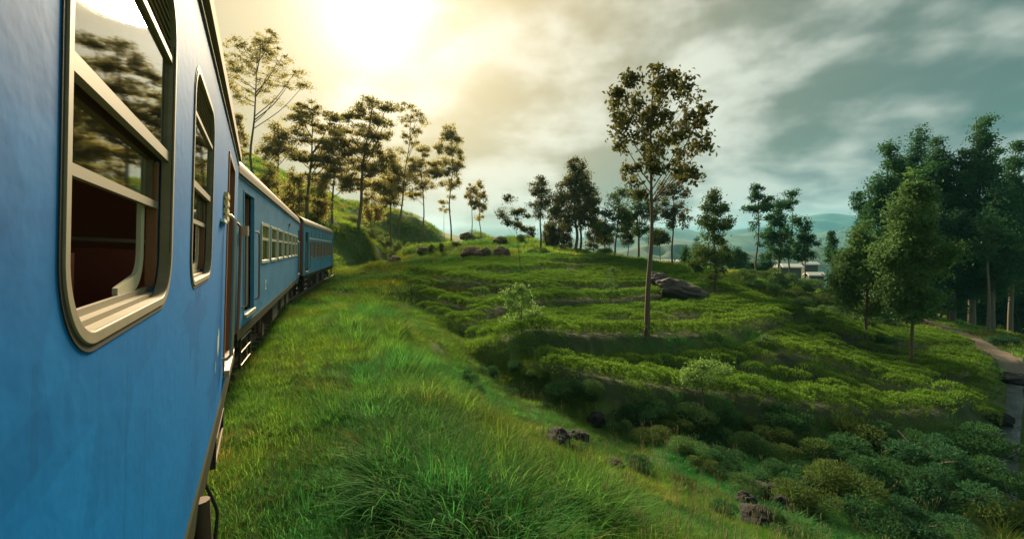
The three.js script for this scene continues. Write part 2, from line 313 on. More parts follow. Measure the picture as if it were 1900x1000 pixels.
const M = { reflection_panel: std(0.60, 0.47, 0.17, 0.8), thinGlass: new THREE.MeshPhysicalMaterial({ color: new THREE.Color(0.92, 0.9, 0.8), transmission: 1, thickness: 0, roughness: 0.05, ior: 1.3, side: THREE.DoubleSide }),
  solebar: new THREE.MeshPhysicalMaterial({ color: new THREE.Color(0.026, 0.030, 0.011), roughness: 0.9, ior: 1.15 }), roof: std(0.20, 0.165, 0.115, 0.7, 0, { bumpMap: bumpy, bumpScale: 0.01 }), gutter: std(0.26, 0.165, 0.085, 0.9), alu: std(0.235, 0.195, 0.12, 0.65, 0.0, { map: grain }), cream: std(0.48, 0.44, 0.31, 0.5),
  rubber: std(0.02, 0.016, 0.014, 0.7), inside: std(0.42, 0.14, 0.055, 0.75), insideFloor: std(0.06, 0.035, 0.025, 0.9), seat: std(0.26, 0.06, 0.03, 0.75), maroon: std(0.24, 0.065, 0.035, 0.6), bellows: std(0.10, 0.04, 0.024, 0.85),
  steel: std(0.42, 0.34, 0.24, 0.5, 0.6), iron: std(0.035, 0.026, 0.02, 0.7, 0.2), ironBrown: std(0.09, 0.05, 0.03, 0.75, 0.2), white: std(0.75, 0.75, 0.7, 0.5), grille: std(0.16, 0.13, 0.095, 0.6), yellow: std(0.62, 0.5, 0.22, 0.5), brown: std(0.22, 0.085, 0.035, 0.6),
  glass: new THREE.MeshPhysicalMaterial({ color: new THREE.Color(0.80, 0.82, 0.74), transmission: 1, thickness: 0, roughness: 0.03, ior: 2.2, side: THREE.DoubleSide }),
};
const RR = (s, x0, y0, x1, y1, r) => { s.moveTo(x0 + r, y0); s.lineTo(x1 - r, y0); s.absarc(x1 - r, y0 + r, r, -Math.PI / 2, 0); s.lineTo(x1, y1 - r); s.absarc(x1 - r, y1 - r, r, 0, Math.PI / 2); s.lineTo(x0 + r, y1); s.absarc(x0 + r, y1 - r, r, Math.PI / 2, Math.PI); s.lineTo(x0, y0 + r); s.absarc(x0 + r, y0 + r, r, Math.PI, Math.PI * 1.5); return s; };
const rrShape = (...a) => RR(new THREE.Shape(), ...a), rrPath = (...a) => RR(new THREE.Path(), ...a);
// shape in (s along the side, y) pushed out to x0..x0+depth; s runs forward
function sidePlate(shape, x0, depth, mid, bevel = 0) {
  const g = new THREE.ExtrudeGeometry(shape, { depth: depth - 2 * bevel, bevelEnabled: bevel > 0, bevelSize: bevel, bevelThickness: bevel, bevelSegments: 2, bevelOffset: -bevel, curveSegments: 8 });
  return g.translate(0, 0, bevel).rotateY(Math.PI / 2).translate(x0, 0, mid);
}
const boxS = (s0, s1, y0, y1, x0, x1, mid) => new THREE.BoxGeometry(x1 - x0, y1 - y0, s1 - s0).translate((x0 + x1) / 2, (y0 + y1) / 2, mid - (s0 + s1) / 2);
const barS = (a, b, r, mid) => { const p = V(a[2], a[1], mid - a[0]), q = V(b[2], b[1], mid - b[0]), d = q.clone().sub(p), g = new THREE.CylinderGeometry(r, r, d.length(), 10); g.applyQuaternion(new THREE.Quaternion().setFromUnitVectors(V(0, 1, 0), d.clone().normalize())); return g.translate((p.x + q.x) / 2, (p.y + q.y) / 2, (p.z + q.z) / 2); };
const tubeS = (pts, r, mid) => new THREE.TubeGeometry(new THREE.CatmullRomCurve3(pts.map((a) => V(a[2], a[1], mid - a[0])), false, 'catmullrom', 0.2), pts.length * 6, r, 8);
const SKIRT = 1.16, GUTTER = 3.9;
function ringPlate(s0, y0, s1, y1, r, w, x0, depth, mid, bevel) { const sh = rrShape(s0, y0, s1, y1, r); sh.holes.push(rrPath(s0 + w, y0 + w, s1 - w, y1 - w, Math.max(0.01, r - w))); return sidePlate(sh, x0, depth, mid, bevel); }

function bigWindow(car, s0, s1, mid) {     // louvred top, fixed light, raised sash, open below
  const y0 = 2.385, y1 = 3.47, X = HALF, w = new THREE.Group(); w.name = 'window'; car.add(w);
  part('rubber_seal', ringPlate(s0 - 0.012, y0 - 0.014, s1 + 0.014, y1 + 0.014, 0.185, 0.04, X - 0.002, 0.0045, mid, 0.001), M.rubber, w);
  part('window_frame', ringPlate(s0, y0, s1, y1, 0.175, 0.026, X - 0.03, 0.036, mid, 0.003), M.alu, w);
  const a = s0 + 0.028, b = s1 - 0.028;
  for (let k = 0; k < 6; k++) { const y = 3.275 + k * 0.028; part('louvre_slat', boxS(a, b, -0.002, 0.002, -0.018, 0.018, 0).rotateZ(-0.75).translate(X - 0.022, y, mid), M.alu, w); }
  part('glazing_bar', boxS(a, b, 3.232, 3.252, X - 0.03, X - 0.002, mid), M.alu, w);
  part('glass_pane', boxS(a, b, 2.918, 3.234, X - 0.014, X - 0.0135, mid), M.glass, w);
  part('glazing_bar', boxS(a, b, 2.884, 2.918, X - 0.026, X - 0.006, mid), M.alu, w);
  part('sash_channel', boxS(a, a + 0.018, 2.40, 2.876, X - 0.062, X - 0.034, mid), M.brown, w); part('sash_channel', boxS(b - 0.03, b, 2.40, 2.876, X - 0.062, X - 0.034, mid), M.brown, w);
  part('sash_rail', boxS(a + 0.005, b - 0.025, 2.712, 2.736, X - 0.046, X - 0.030, mid), M.alu, w);
  part('glass_pane', boxS(a + 0.01, b - 0.025, 2.736, 2.90, X - 0.040, X - 0.0395, mid), M.glass, w);
  part('sill', boxS(a, b, 2.408, 2.423, X - 0.075, X - 0.03, mid), M.alu, w);
  part('sill_rail', boxS(a, b, 2.423, 2.440, X - 0.062, X - 0.052, mid), M.alu, w);
  const j = new THREE.Shape(), e = b - 0.075; j.moveTo(e - 0.30, 2.4405); j.lineTo(e - 0.12, 2.4405); j.absarc(e - 0.12, 2.5605, 0.12, -Math.PI / 2, 0); j.lineTo(e, 2.874); j.lineTo(e - 0.045, 2.874); j.lineTo(e - 0.045, 2.5605); j.absarc(e - 0.12, 2.5605, 0.075, 0, -Math.PI / 2, true); j.lineTo(e - 0.30, 2.4605);
  part('inner_jamb', sidePlate(j, X - 0.07, 0.012, mid), M.cream, w);
  return w;
}
function simpleWindow(car, s0, s1, y0, y1, mid) {
  const X = HALF, w = new THREE.Group(); w.name = 'window'; car.add(w);
  part('window_frame', ringPlate(s0, y0, s1, y1, 0.07, 0.07, X - 0.04, 0.056, mid, 0.004), M.cream, w);
  part('reflection_panel', boxS(s0 + 0.05, s1 - 0.05, y0 + 0.05, y1 - 0.05, X - 0.075, X - 0.068, mid), M.reflection_panel, w);  // yellow panel added to paint the warm reflection seen in the panes
  part('glazing_bar', boxS(s0 + 0.06, s1 - 0.06, y0 + (y1 - y0) * 0.57, y0 + (y1 - y0) * 0.64, X - 0.035, X + 0.006, mid), M.cream, w);
  part('glass_pane', boxS(s0 + 0.06, s1 - 0.06, y0 + 0.06, y0 + (y1 - y0) * 0.575, X - 0.018, X - 0.0175, mid), M.thinGlass, w);
  part('glass_pane', boxS(s0 + 0.06, s1 - 0.06, y0 + (y1 - y0) * 0.635, y1 - 0.06, X - 0.030, X - 0.0295, mid), M.thinGlass, w);
  return w;
}
function bogie(car, sC, mid) {
  const b = new THREE.Group(); b.name = 'bogie'; car.add(b);
  for (const ds of [-1.1, 1.1]) for (const x of [-0.84, 0.84]) {
    const prof = [[0.0, -0.07], [0.40, -0.07], [0.46, -0.07], [0.49, -0.03], [0.43, 0.0], [0.42, 0.06], [0.36, 0.03], [0.12, 0.02], [0.1, 0.07], [0, 0.07]].map((q) => new THREE.Vector2(q[0], q[1]));
    part('wheel', new THREE.LatheGeometry(prof, 28).rotateZ(Math.PI / 2 * -Math.sign(x)).translate(x, 0.43, mid - sC - ds), M.iron, b);
  }
  for (const x of [-1.08, 1.08]) {
    const sh = new THREE.Shape(); sh.moveTo(-1.6, 0.62); sh.lineTo(-1.35, 0.72); sh.lineTo(-0.7, 0.72); sh.lineTo(-0.45, 0.42); sh.lineTo(0.45, 0.42); sh.lineTo(0.7, 0.72); sh.lineTo(1.35, 0.72); sh.lineTo(1.6, 0.62); sh.lineTo(1.6, 0.54); sh.lineTo(0.75, 0.54); sh.lineTo(0.5, 0.28); sh.lineTo(-0.5, 0.28); sh.lineTo(-0.75, 0.54); sh.lineTo(-1.6, 0.54);
    part('side_frame', sidePlate(sh, x - 0.04, 0.08, mid - sC), M.iron, b);
    for (const ds of [-1.1, 1.1]) { part('axle_box', boxS(sC + ds - 0.16, sC + ds + 0.16, 0.28, 0.60, x - 0.02 + Math.sign(x) * 0.06, x + 0.1 + Math.sign(x) * 0.06, mid), M.ironBrown, b); }
    for (const ds of [-0.28, 0.28]) { const pts = []; for (let i = 0; i <= 80; i++) { const a = i / 80 * Math.PI * 2 * 5; pts.push(V(x + 0.1 * Math.cos(a), 0.44 + 0.5 * i / 80, mid - sC - ds + 0.1 * Math.sin(a))); } part('coil_spring', new THREE.TubeGeometry(new THREE.CatmullRomCurve3(pts), 120, 0.02, 6), M.ironBrown, b); }
    part('damper', [barS([sC + 0.62, 0.45, x + Math.sign(x) * 0.12], [sC + 0.62, 0.8, x + Math.sign(x) * 0.12], 0.055, mid), barS([sC + 0.62, 0.8, x + Math.sign(x) * 0.12], [sC + 0.62, 1.12, x + Math.sign(x) * 0.12], 0.035, mid)], M.ironBrown, b);
  }
  part('bolster', boxS(sC - 0.2, sC + 0.2, 0.5, 0.95, -1.0, 1.0, mid), M.iron, b);
  return b;
}
function carriage(spec) {
  const { s0, s1, mid, k } = spec, X = HALF, car = thing('passenger_carriage', spec.label, 'train carriage', 'carriages of the blue train');
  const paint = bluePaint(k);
  // right side, with its openings
  const sh = new THREE.Shape(); sh.moveTo(s0, SKIRT); sh.lineTo(s1, SKIRT); sh.lineTo(s1, GUTTER); sh.lineTo(s0, GUTTER);
  const holes = [...spec.openings, ...spec.doors.map((d) => [d[0], d[2], d[1], d[3], 0.04])];
  for (const h of holes) sh.holes.push(rrPath(h[0], h[1], h[2], h[3], h[4] ?? 0.1));
  part('side_panel', sidePlate(sh, X - 0.045, 0.045, mid), paint, car);
  const lh = (spec.leftWindows ?? []).map(([a, b]) => rrPath(a, 2.45, b, 3.4, 0.1)), wallWith = (y0, y1, a, b) => { const q = new THREE.Shape(); q.moveTo(a, y0); q.lineTo(b, y0); q.lineTo(b, y1); q.lineTo(a, y1); q.holes.push(...lh); return q; };
  part('side_panel', sidePlate(wallWith(SKIRT, GUTTER, s0, s1), -X, 0.045, mid), paint, car);
  for (const [a, b] of spec.leftWindows ?? []) part('glass_pane', boxS(a + 0.002, b - 0.002, 2.452, 3.398, -X + 0.02, -X + 0.0205, mid), M.glass, car);
  part('sole_bar', [boxS(s0 + 0.01, s1 - 0.01, SKIRT - 0.17, SKIRT - 0.001, X - 0.07, X + 0.012, mid), boxS(s0 + 0.01, s1 - 0.01, SKIRT - 0.17, SKIRT - 0.001, -X - 0.012, -X + 0.07, mid)], M.solebar, car);
  part('floor', boxS(s0 + 0.02, s1 - 0.02, 1.18, 1.27, -X + 0.05, X - 0.05, mid), M.insideFloor, car);
  for (const e of [s0, s1]) {
    const a = e === s0 ? e : e - 0.05, wall = new THREE.Shape(); wall.moveTo(-X + 0.046, SKIRT); wall.lineTo(X - 0.046, SKIRT); wall.lineTo(X - 0.046, GUTTER); wall.lineTo(-X + 0.046, GUTTER); wall.holes.push(rrPath(-0.4, 1.27, 0.4, 3.2, 0.05));
    part('end_wall', new THREE.ExtrudeGeometry(wall, { depth: 0.05, bevelEnabled: false }).translate(0, 0, mid - a - 0.05), M.maroon, car);
  }
  // roof: a shallow arch with eaves
  const rf = new THREE.Shape(), n = 20; for (let i = 0; i <= n; i++) { const a = Math.PI * i / n, x = Math.cos(a), y = Math.sin(a); const q = [Math.sign(x) * Math.pow(Math.abs(x), 0.72) * (X + 0.01), GUTTER + 0.48 * Math.pow(y, 0.85)]; i ? rf.lineTo(...q) : rf.moveTo(...q); }
  for (let i = n; i >= 0; i--) { const a = Math.PI * i / n, x = Math.cos(a), y = Math.sin(a); rf.lineTo(Math.sign(x) * Math.pow(Math.abs(x), 0.72) * (X - 0.05), GUTTER - 0.0 + 0.42 * Math.pow(y, 0.85)); }
  part('roof', new THREE.ExtrudeGeometry(rf, { depth: s1 - s0 + 0.06, bevelEnabled: false }).translate(0, 0, mid - s1 - 0.03), M.roof, car);
  part('gutter', [boxS(s0, s1, GUTTER - 0.08, GUTTER + 0.012, X + 0.001, X + 0.035, mid)], M.gutter, car);
  part('drip_rail', boxS(s0, s1, GUTTER - 0.14, GUTTER - 0.125, X + 0.001, X + 0.012, mid), M.gutter, car);
  // inside: lining, partition walls and seats
  part('inner_lining', sidePlate(wallWith(1.28, 3.79, s0 + 0.06, s1 - 0.06), -X + 0.047, 0.023, mid), M.inside, car);
  part('inner_ceiling', boxS(s0 + 0.06, s1 - 0.06, 3.80, 3.85, -X + 0.071, X - 0.06, mid), M.inside, car);
  for (const q of spec.partitions ?? []) part('partition', boxS(q, q + 0.04, 1.28, 3.79, -X + 0.08, X - 0.2, mid), M.inside, car);
  for (const q of spec.seats ?? []) { const t = new THREE.Group(); t.name = 'bench_seat'; car.add(t); part('seat_back', boxS(q, q + 0.1, 1.65, 2.55, 0.25, X - 0.22, mid), M.seat, t); part('seat_cushion', boxS(q - 0.45, q - 0.001, 1.6, 1.75, 0.25, X - 0.22, mid), M.seat, t); part('grab_rail', barS([q + 0.05, 2.6, 0.25], [q + 0.05, 2.6, X - 0.22], 0.015, mid), M.steel, t); }
  part('luggage_rack', [barS([s0 + 0.3, 3.0, X - 0.5], [s1 - 0.3, 3.0, X - 0.5], 0.014, mid), barS([s0 + 0.3, 3.02, X - 0.62], [s1 - 0.3, 3.02, X - 0.62], 0.014, mid)], M.steel, car);
  // doorways
  for (const [a, b, y0, y1] of spec.doors) {
    const d = new THREE.Group(); d.name = 'doorway'; car.add(d);
    part('door_frame', ringPlate(a, y0, b, y1, 0.04, 0.05, X - 0.06, 0.07, mid, 0.003), spec.doorFrame ?? paint, d);
    part('door', [boxS(b - 0.10, b - 0.06, y0 + 0.06, y1 - 0.06, X - 0.80, X - 0.08, mid)], M.brown, d);
    part('threshold', boxS(a + 0.05, b - 0.05, y0 - 0.02, y0 + 0.048, X - 0.07, X + 0.05, mid), M.steel, d);
    for (const s of [a - 0.14, b + 0.14]) if (s > s0 + 0.02 && s < s1 - 0.02) part('handrail', tubeS([[s, 1.5, X - 0.01], [s, 1.54, X + 0.07], [s, 2.2, X + 0.075], [s, 2.86, X + 0.07], [s, 2.9, X - 0.01]], 0.017, mid), s < a ? M.steel : M.brown, d);
    part('grab_bar', barS([a + 0.3, 1.3, X - 0.12], [a + 0.3, 2.95, X - 0.12], 0.02, mid), M.steel, d);
    const st = new THREE.Group(); st.name = 'foot_steps'; car.add(st);
    for (const s of [a + 0.06, b - 0.06]) part('step_hanger', boxS(s - 0.02, s + 0.02, 0.36, 0.99, X - 0.09, X - 0.04, mid), M.iron, st);
    for (const y of [0.40, 0.64, 0.88]) part('step_tread', barS([a + 0.08, y, X - 0.05], [b - 0.08, y, X - 0.05], 0.014, mid), k ? M.steel : M.ironBrown, st);
  }
  // gangway bellows at the far end
  for (let i = 0; i < 7; i++) part('gangway_fold', boxS(s1 + 0.01 + i * 0.068, s1 + 0.062 + i * 0.068, 1.2, 3.45, -0.62 - (i % 2) * 0.05, 0.62 + (i % 2) * 0.05, mid), M.bellows, car);
  part('coupler', boxS(s1, s1 + 0.55, 0.85, 1.1, -0.14, 0.14, mid), M.iron, car);
  for (const x of [-0.86, 0.86]) part('buffer', [barS([s1, 1.02, x], [s1 + 0.34, 1.02, x], 0.08, mid), barS([s1 + 0.34, 1.02, x], [s1 + 0.38, 1.02, x], 0.2, mid)], M.iron, car);
  for (const q of spec.bogies) bogie(car, q, mid);
  for (const [a, b, y0, y1] of spec.boxes ?? []) { const t = new THREE.Group(); t.name = 'equipment_box'; car.add(t); part('box_body', boxS(a, b, y0, y1, X - 0.55, X - 0.1, mid), M.ironBrown, t); part('box_lid', boxS(a + 0.05, b - 0.05, y0 + 0.06, y1 - 0.06, X - 0.099, X - 0.075, mid), M.iron, t); }
  part('brake_pipe', [barS([s0 + 0.3, 0.86, X - 0.2], [s1 - 0.3, 0.86, X - 0.2], 0.028, mid), barS([s0 + 0.3, 0.8, X - 0.34], [s1 - 0.3, 0.8, X - 0.34], 0.022, mid)], M.iron, car);
  car.rotation.order = 'YXZ'; car.rotation.set(0, HEAD[k], -LEAN[k]);
  return { car, paint, mid };
}
// nearest carriage: its side slides past the camera
{
  const s0 = -8.1, s1 = 7.25, mid = 0, win = [];
  for (let k = -3; k <= 1; k++) { const s = 0.97 + k * 1.53; win.push([s, s + 1.01]); }
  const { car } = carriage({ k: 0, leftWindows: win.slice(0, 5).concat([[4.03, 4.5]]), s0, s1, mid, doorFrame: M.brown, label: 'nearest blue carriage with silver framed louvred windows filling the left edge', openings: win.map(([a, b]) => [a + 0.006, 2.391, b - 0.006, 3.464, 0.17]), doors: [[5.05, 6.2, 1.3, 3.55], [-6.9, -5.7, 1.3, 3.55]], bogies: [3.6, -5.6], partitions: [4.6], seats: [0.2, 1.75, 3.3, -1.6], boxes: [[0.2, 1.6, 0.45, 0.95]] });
  car.position.copy(track1(0)); car.position.y = 0;
  for (const [a, b] of win) bigWindow(car, a, b, mid);
  const t = new THREE.Group(); t.name = 'vent_grille'; car.add(t);
  for (let i = 0; i < 4; i++) part('vent_slat', boxS(4.55, 4.85, 2.83 + i * 0.07, 2.87 + i * 0.07, HALF + 0.001, HALF + 0.03, mid), M.yellow, t);
  part('lamp_bracket', [boxS(4.2, 4.55, 2.80, 2.825, HALF + 0.001, HALF + 0.03, mid)], M.white, car);
  // flaked patch of paint low on the side
  seed(9); for (const [s, y, r] of [[4.35, 1.78, 0.075], [4.12, 1.62, 0.035]]) { const q = new THREE.Shape(); for (let i = 0; i < 14; i++) { const a = i / 14 * Math.PI * 2, R = r * rr(0.55, 1.3); const x = s + R * Math.cos(a), yy = y + R * 1.5 * Math.sin(a); i ? q.lineTo(x, yy) : q.moveTo(x, yy); } part('flaked_paint', sidePlate(q, HALF, 0.0012, mid), r > 0.05 ? std(0.34, 0.44, 0.34, 0.8) : std(0.05, 0.30, 0.33, 0.7), car); }
  part('brake_cylinder', [barS([3.05, 0.60, HALF + 0.05], [3.05, 1.08, HALF + 0.02], 0.045, mid), new THREE.TorusGeometry(0.07, 0.02, 8, 20).rotateX(Math.PI / 2).translate(HALF + 0.05, 0.66, mid - 3.05)], M.ironBrown, car);
  part('axle_guard', [boxS(2.55, 3.1, 0.22, 0.62, HALF - 0.3, HALF + 0.09, mid), boxS(2.6, 3.05, 0.28, 0.56, HALF + 0.0905, HALF + 0.115, mid)], M.iron, car).userData.label = 'black axle guard box under the sole bar';
  part('air_hose', tubeS([[3.3, 1.0, HALF - 0.05], [3.25, 0.72, HALF + 0.06], [3.1, 0.58, HALF + 0.09], [2.9, 0.64, HALF + 0.06]], 0.012, mid), M.iron, car);
  part('air_hose', tubeS([[3.5, 1.02, HALF - 0.02], [3.6, 0.7, HALF + 0.07], [3.55, 0.35, HALF + 0.05]], 0.011, mid), M.iron, car);
}
{
  const win = [], s0 = -0.25, s1 = 15.1, mid = 7.4;
  for (let i = 0; i < 7; i++) win.push([2.47 + i * 1.66, 2.47 + i * 1.66 + 1.34]);
  const { car } = carriage({ k: 1, s0, s1, mid, label: 'middle blue carriage with a row of cream framed windows behind an open brown door', openings: win.map(([a, b]) => [a + 0.006, 2.216, b - 0.006, 3.144, 0.065]), doors: [[0.35, 1.5, 1.3, 3.62], [14.0, 14.85, 1.3, 3.5]], bogies: [3.0, 12.2], partitions: [2.1, 13.8], seats: [3.5, 5.1, 6.8, 8.5, 10.1, 11.8], boxes: [[5.2, 6.6, 0.42, 0.95], [7.4, 8.6, 0.5, 0.95], [9.3, 10.2, 0.45, 0.95]] });
  const c = track2(mid); car.position.set(c.x, 0, c.z);
  for (const [a, b] of win) simpleWindow(car, a, b, 2.21, 3.15, mid);
  part('class_numeral', [boxS(3.19, 3.25, 1.6, 1.8, HALF, HALF + 0.002, mid), boxS(3.25, 3.30, 1.72, 1.78, HALF, HALF + 0.002, mid).rotateX(0), boxS(3.12, 3.32, 1.565, 1.598, HALF, HALF + 0.002, mid)], M.white, car);
  part('marker_lamp', [boxS(9.3, 9.6, 3.42, 3.5, HALF + 0.001, HALF + 0.05, mid)], M.brown, car);
  part('door_lamp', [boxS(0.12, 0.26, 2.78, 2.95, HALF + 0.001, HALF + 0.1, mid)], M.steel, car);
}
{
  const win = [], s0 = 0, s1 = 15.2, mid = 7.6;
  for (let i = 0; i < 7; i++) win.push([2.35 + i * 1.66, 2.35 + i * 1.66 + 1.56]);
  const { car } = carriage({ k: 2, s0, s1, mid, label: 'farthest blue carriage with haze put into its pale paint and a long band of dark shuttered windows', openings: win.map(([a, b]) => [a + 0.006, 2.006, b - 0.006, 3.004, 0.03]), doors: [[0.5, 1.6, 1.3, 3.5], [14.1, 14.9, 1.3, 3.5]], bogies: [3.0, 12.2], boxes: [[5.4, 6.8, 0.3, 0.95], [8.2, 9.6, 0.3, 0.95]], partitions: [] });
  const c = track3(mid); car.position.set(c.x, 0, c.z);
  for (const [a, b] of win) { const w = new THREE.Group(); w.name = 'shuttered_window'; car.add(w); part('window_frame', ringPlate(a, 2.0, b, 3.01, 0.035, 0.05, HALF - 0.04, 0.055, mid, 0.003), M.grille, w); for (let q = 0; q < 9; q++) part('shutter_slat', boxS(a + 0.05, b - 0.05, 2.06 + q * 0.1, 2.14 + q * 0.1, HALF - 0.03, HALF - 0.015, mid), M.grille, w); }
  for (let i = 0; i < 7; i++) part('roof_vent', [boxS(2.7 + i * 1.66, 3.3 + i * 1.66, 3.28, 3.55, HALF + 0.001, HALF + 0.02, mid)], std(0.05, 0.13, 0.17, 0.5), car);
  part('waist_stripe', boxS(1.9, 13.9, 3.12, 3.17, HALF + 0.001, HALF + 0.008, mid), M.white, car);
}

// ------------------------------------------------------------------ foliage
class Leaves {
  constructor() { this.p = []; this.c = []; this.i = []; }
  add(c, dir, up, len, wid, tone) {        // a leaf with a fold along its middle: four corners and the two ends
    const d = dir.clone().normalize(), s = up.clone().cross(d); if (s.lengthSq() < 1e-4) s.set(1, 0, 0).cross(d); s.normalize();
    const n = d.clone().cross(s), k = this.p.length / 3, b = 0.18 * wid;
    for (const [a, w, h] of [[-0.5, 0, 0], [0.02, 0.5, b], [0.5, 0, -b], [0.02, -0.5, b]]) this.p.push(c.x + d.x * a * len + s.x * w * wid + n.x * h, c.y + d.y * a * len + s.y * w * wid + n.y * h, c.z + d.z * a * len + s.z * w * wid + n.z * h);
    for (let q = 0; q < 4; q++) this.c.push(...tone);
    this.i.push(k, k + 1, k + 2, k, k + 2, k + 3);
  }
  geometry() { const g = new THREE.BufferGeometry(); g.setAttribute('position', new THREE.Float32BufferAttribute(this.p, 3)); g.setAttribute('color', new THREE.Float32BufferAttribute(this.c, 3)); g.setIndex(this.i); const q = g.toNonIndexed(); q.computeVertexNormals(); return q; }
}
const rndDir = () => { const z = rr(-1, 1), a = rr(0, 6.2832), r = Math.sqrt(1 - z * z); return V(r * Math.cos(a), z, r * Math.sin(a)); };
const leafMat = (r, g, b, through = 0.42) => new THREE.MeshPhysicalMaterial({ color: new THREE.Color(r, g, b), vertexColors: true, roughness: 1, specularIntensity: 0.15, transmission: through, thickness: 0, side: THREE.DoubleSide });
const bark = std(0.15, 0.10, 0.07, 0.95, 0, { bumpMap: bumpy, bumpScale: 0.02, map: grain }), paleBark = std(0.17, 0.145, 0.11, 0.9, 0, { bumpMap: bumpy, bumpScale: 0.01, map: grain }), darkBark = std(0.07, 0.055, 0.04, 0.95);
function limb(pts, r0, r1, seg = 7) {      // a tapered branch through points
  const c = new THREE.CatmullRomCurve3(pts), n = Math.max(3, pts.length * 3), g = new THREE.TubeGeometry(c, n, 1, seg), p = g.attributes.position, q = V();
  for (let i = 0; i <= n; i++) { const o = c.getPointAt(i / n), r = lerp(r0, r1, Math.pow(i / n, 0.9)); for (let j = 0; j <= seg; j++) { const k = i * (seg + 1) + j; q.fromBufferAttribute(p, k).sub(o).multiplyScalar(r).add(o); p.setXYZ(k, q.x, q.y, q.z); } }
  g.computeVertexNormals(); return g;
}
const greens = { gold: leafMat(0.27, 0.245, 0.075, 0.85), scrub: leafMat(0.13, 0.17, 0.045, 0.6), olive: leafMat(0.115, 0.118, 0.035), mid: leafMat(0.085, 0.14, 0.035), light: leafMat(0.10, 0.19, 0.06), deep: leafMat(0.042, 0.12, 0.042), blue: leafMat(0.038, 0.115, 0.050), fresh: leafMat(0.20, 0.33, 0.09), weed: leafMat(0.075, 0.16, 0.05) };  // leaf colour of the hill trees carries the warm glow round the sun
const sunGlowBark = std(0.17, 0.125, 0.08, 0.95, 0, { bumpMap: bumpy, bumpScale: 0.02 });  // hill tree bark, tinted warm with the same painted sun glow

const ord = ['first', 'second', 'third', 'fourth', 'fifth', 'sixth', 'seventh', 'eighth', 'ninth', 'tenth', 'eleventh', 'twelfth', 'thirteenth', 'fourteenth', 'fifteenth', 'sixteenth', 'seventeenth', 'eighteenth', 'nineteenth', 'twentieth'];

// A tree: trunk from base to top, limbs towards lobes of foliage. Lobes are [px, py, rx, ry] in photograph pixels at the tree's distance, built with depth.
function tree(o) {
  seed(o.seed);
  const base = o.Z ? (() => { const p = at(o.px, 462, o.Z); p.y = H(p.x, p.z); return p; })() : groundPx(o.px, o.py);
  const Z = -base.z, k = Z / F, t = thing(o.name ?? 'tree', o.label, 'tree', o.group);
  t.position.copy(base); t.position.y -= 0.15;
  const local = (px, py, dz = 0) => at(px, py, Z).sub(t.position).add(V(0, 0, dz));
  const L = new Leaves(), wood = [], top = local(o.topx ?? o.px, o.top), r0 = o.r ?? 0.16;
  const bend = (o.bend ?? 0.02) * top.y, trunkPts = [0, 0.2, 0.4, 0.6, 0.8, 1].map((f) => V(top.x * Math.pow(f, o.curve ?? 1.2) + bend * gauss() * (f > 0 && f < 1), top.y * f, bend * gauss() * (f > 0)));
  const trunkAt = (y) => { const f = clamp(y / top.y, 0, 1) * 5, i = Math.min(4, Math.floor(f)); return trunkPts[i].clone().lerp(trunkPts[i + 1], f - i); };
  part('trunk', limb(trunkPts, r0, r0 * 0.12, 9), o.bark ?? bark, t);
  const leaf = o.leaf ?? 0.24, flat = o.flat ?? 0.75;
  for (const [lx, ly, rx, ry, dens = 1] of o.lobes) {
    const a = rx * k * 1.08, b = ry * k * 1.08, dz = gauss() * a * (o.deep ?? 0.8), c = local(lx, ly, dz);
    const from = trunkAt(Math.min(top.y * 0.93, Math.max(top.y * (o.fork ?? 0.3), c.y - Math.hypot(c.x, dz) * (o.rise ?? 0.9) - b * 0.4))), mid = from.clone().lerp(c, 0.55).add(V(0, -Math.abs(c.y - from.y) * (o.sag ?? 0.1), 0));
    const rl = r0 * clamp(0.16 + 0.3 * a / Math.max(0.5, top.y * 0.2), 0.14, 0.45);
    wood.push(limb([from, mid, c], rl, rl * 0.4, 6));
    const n = Math.round((o.sub ?? 9) * clamp(a * b / (o.area ?? 1.2), 0.6, 3.2) * dens * 1.5);
    for (let i = 0; i < n; i++) {
      const d = rndDir(), u = Math.pow(rnd(), 0.36), q = c.clone().add(V(d.x * a * u, d.y * b * u, d.z * a * u * 0.9));
      wood.push(limb([c.clone().lerp(q, rr(-0.1, 0.2)).add(V(0, -0.1 * b, 0)), c.clone().lerp(q, 0.6).add(V(gauss() * 0.1, gauss() * 0.1, gauss() * 0.1)), q], rl * 0.36, rl * 0.1, 4));
      const cr = (o.clump ?? 0.5) * rr(0.6, 1.2) * 1.2, tone0 = rr(0.72, 1.2), m = Math.round((o.leaves ?? 46) * rr(0.8, 1.4) * (o.green === 'gold' ? 1.1 : 1.4));
      for (let j = 0; j < m; j++) {
        const g = V(gauss() * cr, gauss() * cr * flat, gauss() * cr), e = g.clone().normalize().multiplyScalar(0.35).add(rndDir()).add(V(o.wind ?? 0, o.droop ?? -0.15, 0)), tn = tone0 * rr(0.75, 1.25), yel = rr(-0.08, 0.12);
        L.add(q.clone().add(g), e, rndDir(), leaf * rr(0.5, 1.05), leaf * rr(0.32, 0.55) * (o.broad ?? 1), [tn * (1 + yel), tn, tn * (1 - yel)]);
      }
    }
  }
  part('branches', wood, o.bark ?? bark, t);
  part('crown', L.geometry(), greens[o.green ?? 'mid'], t);
  return t;
}
const G1 = 'trees on the hill behind the train', G2 = 'slender trees along the tea field ridge', G3 = 'tall dark trees of the grove above the road';
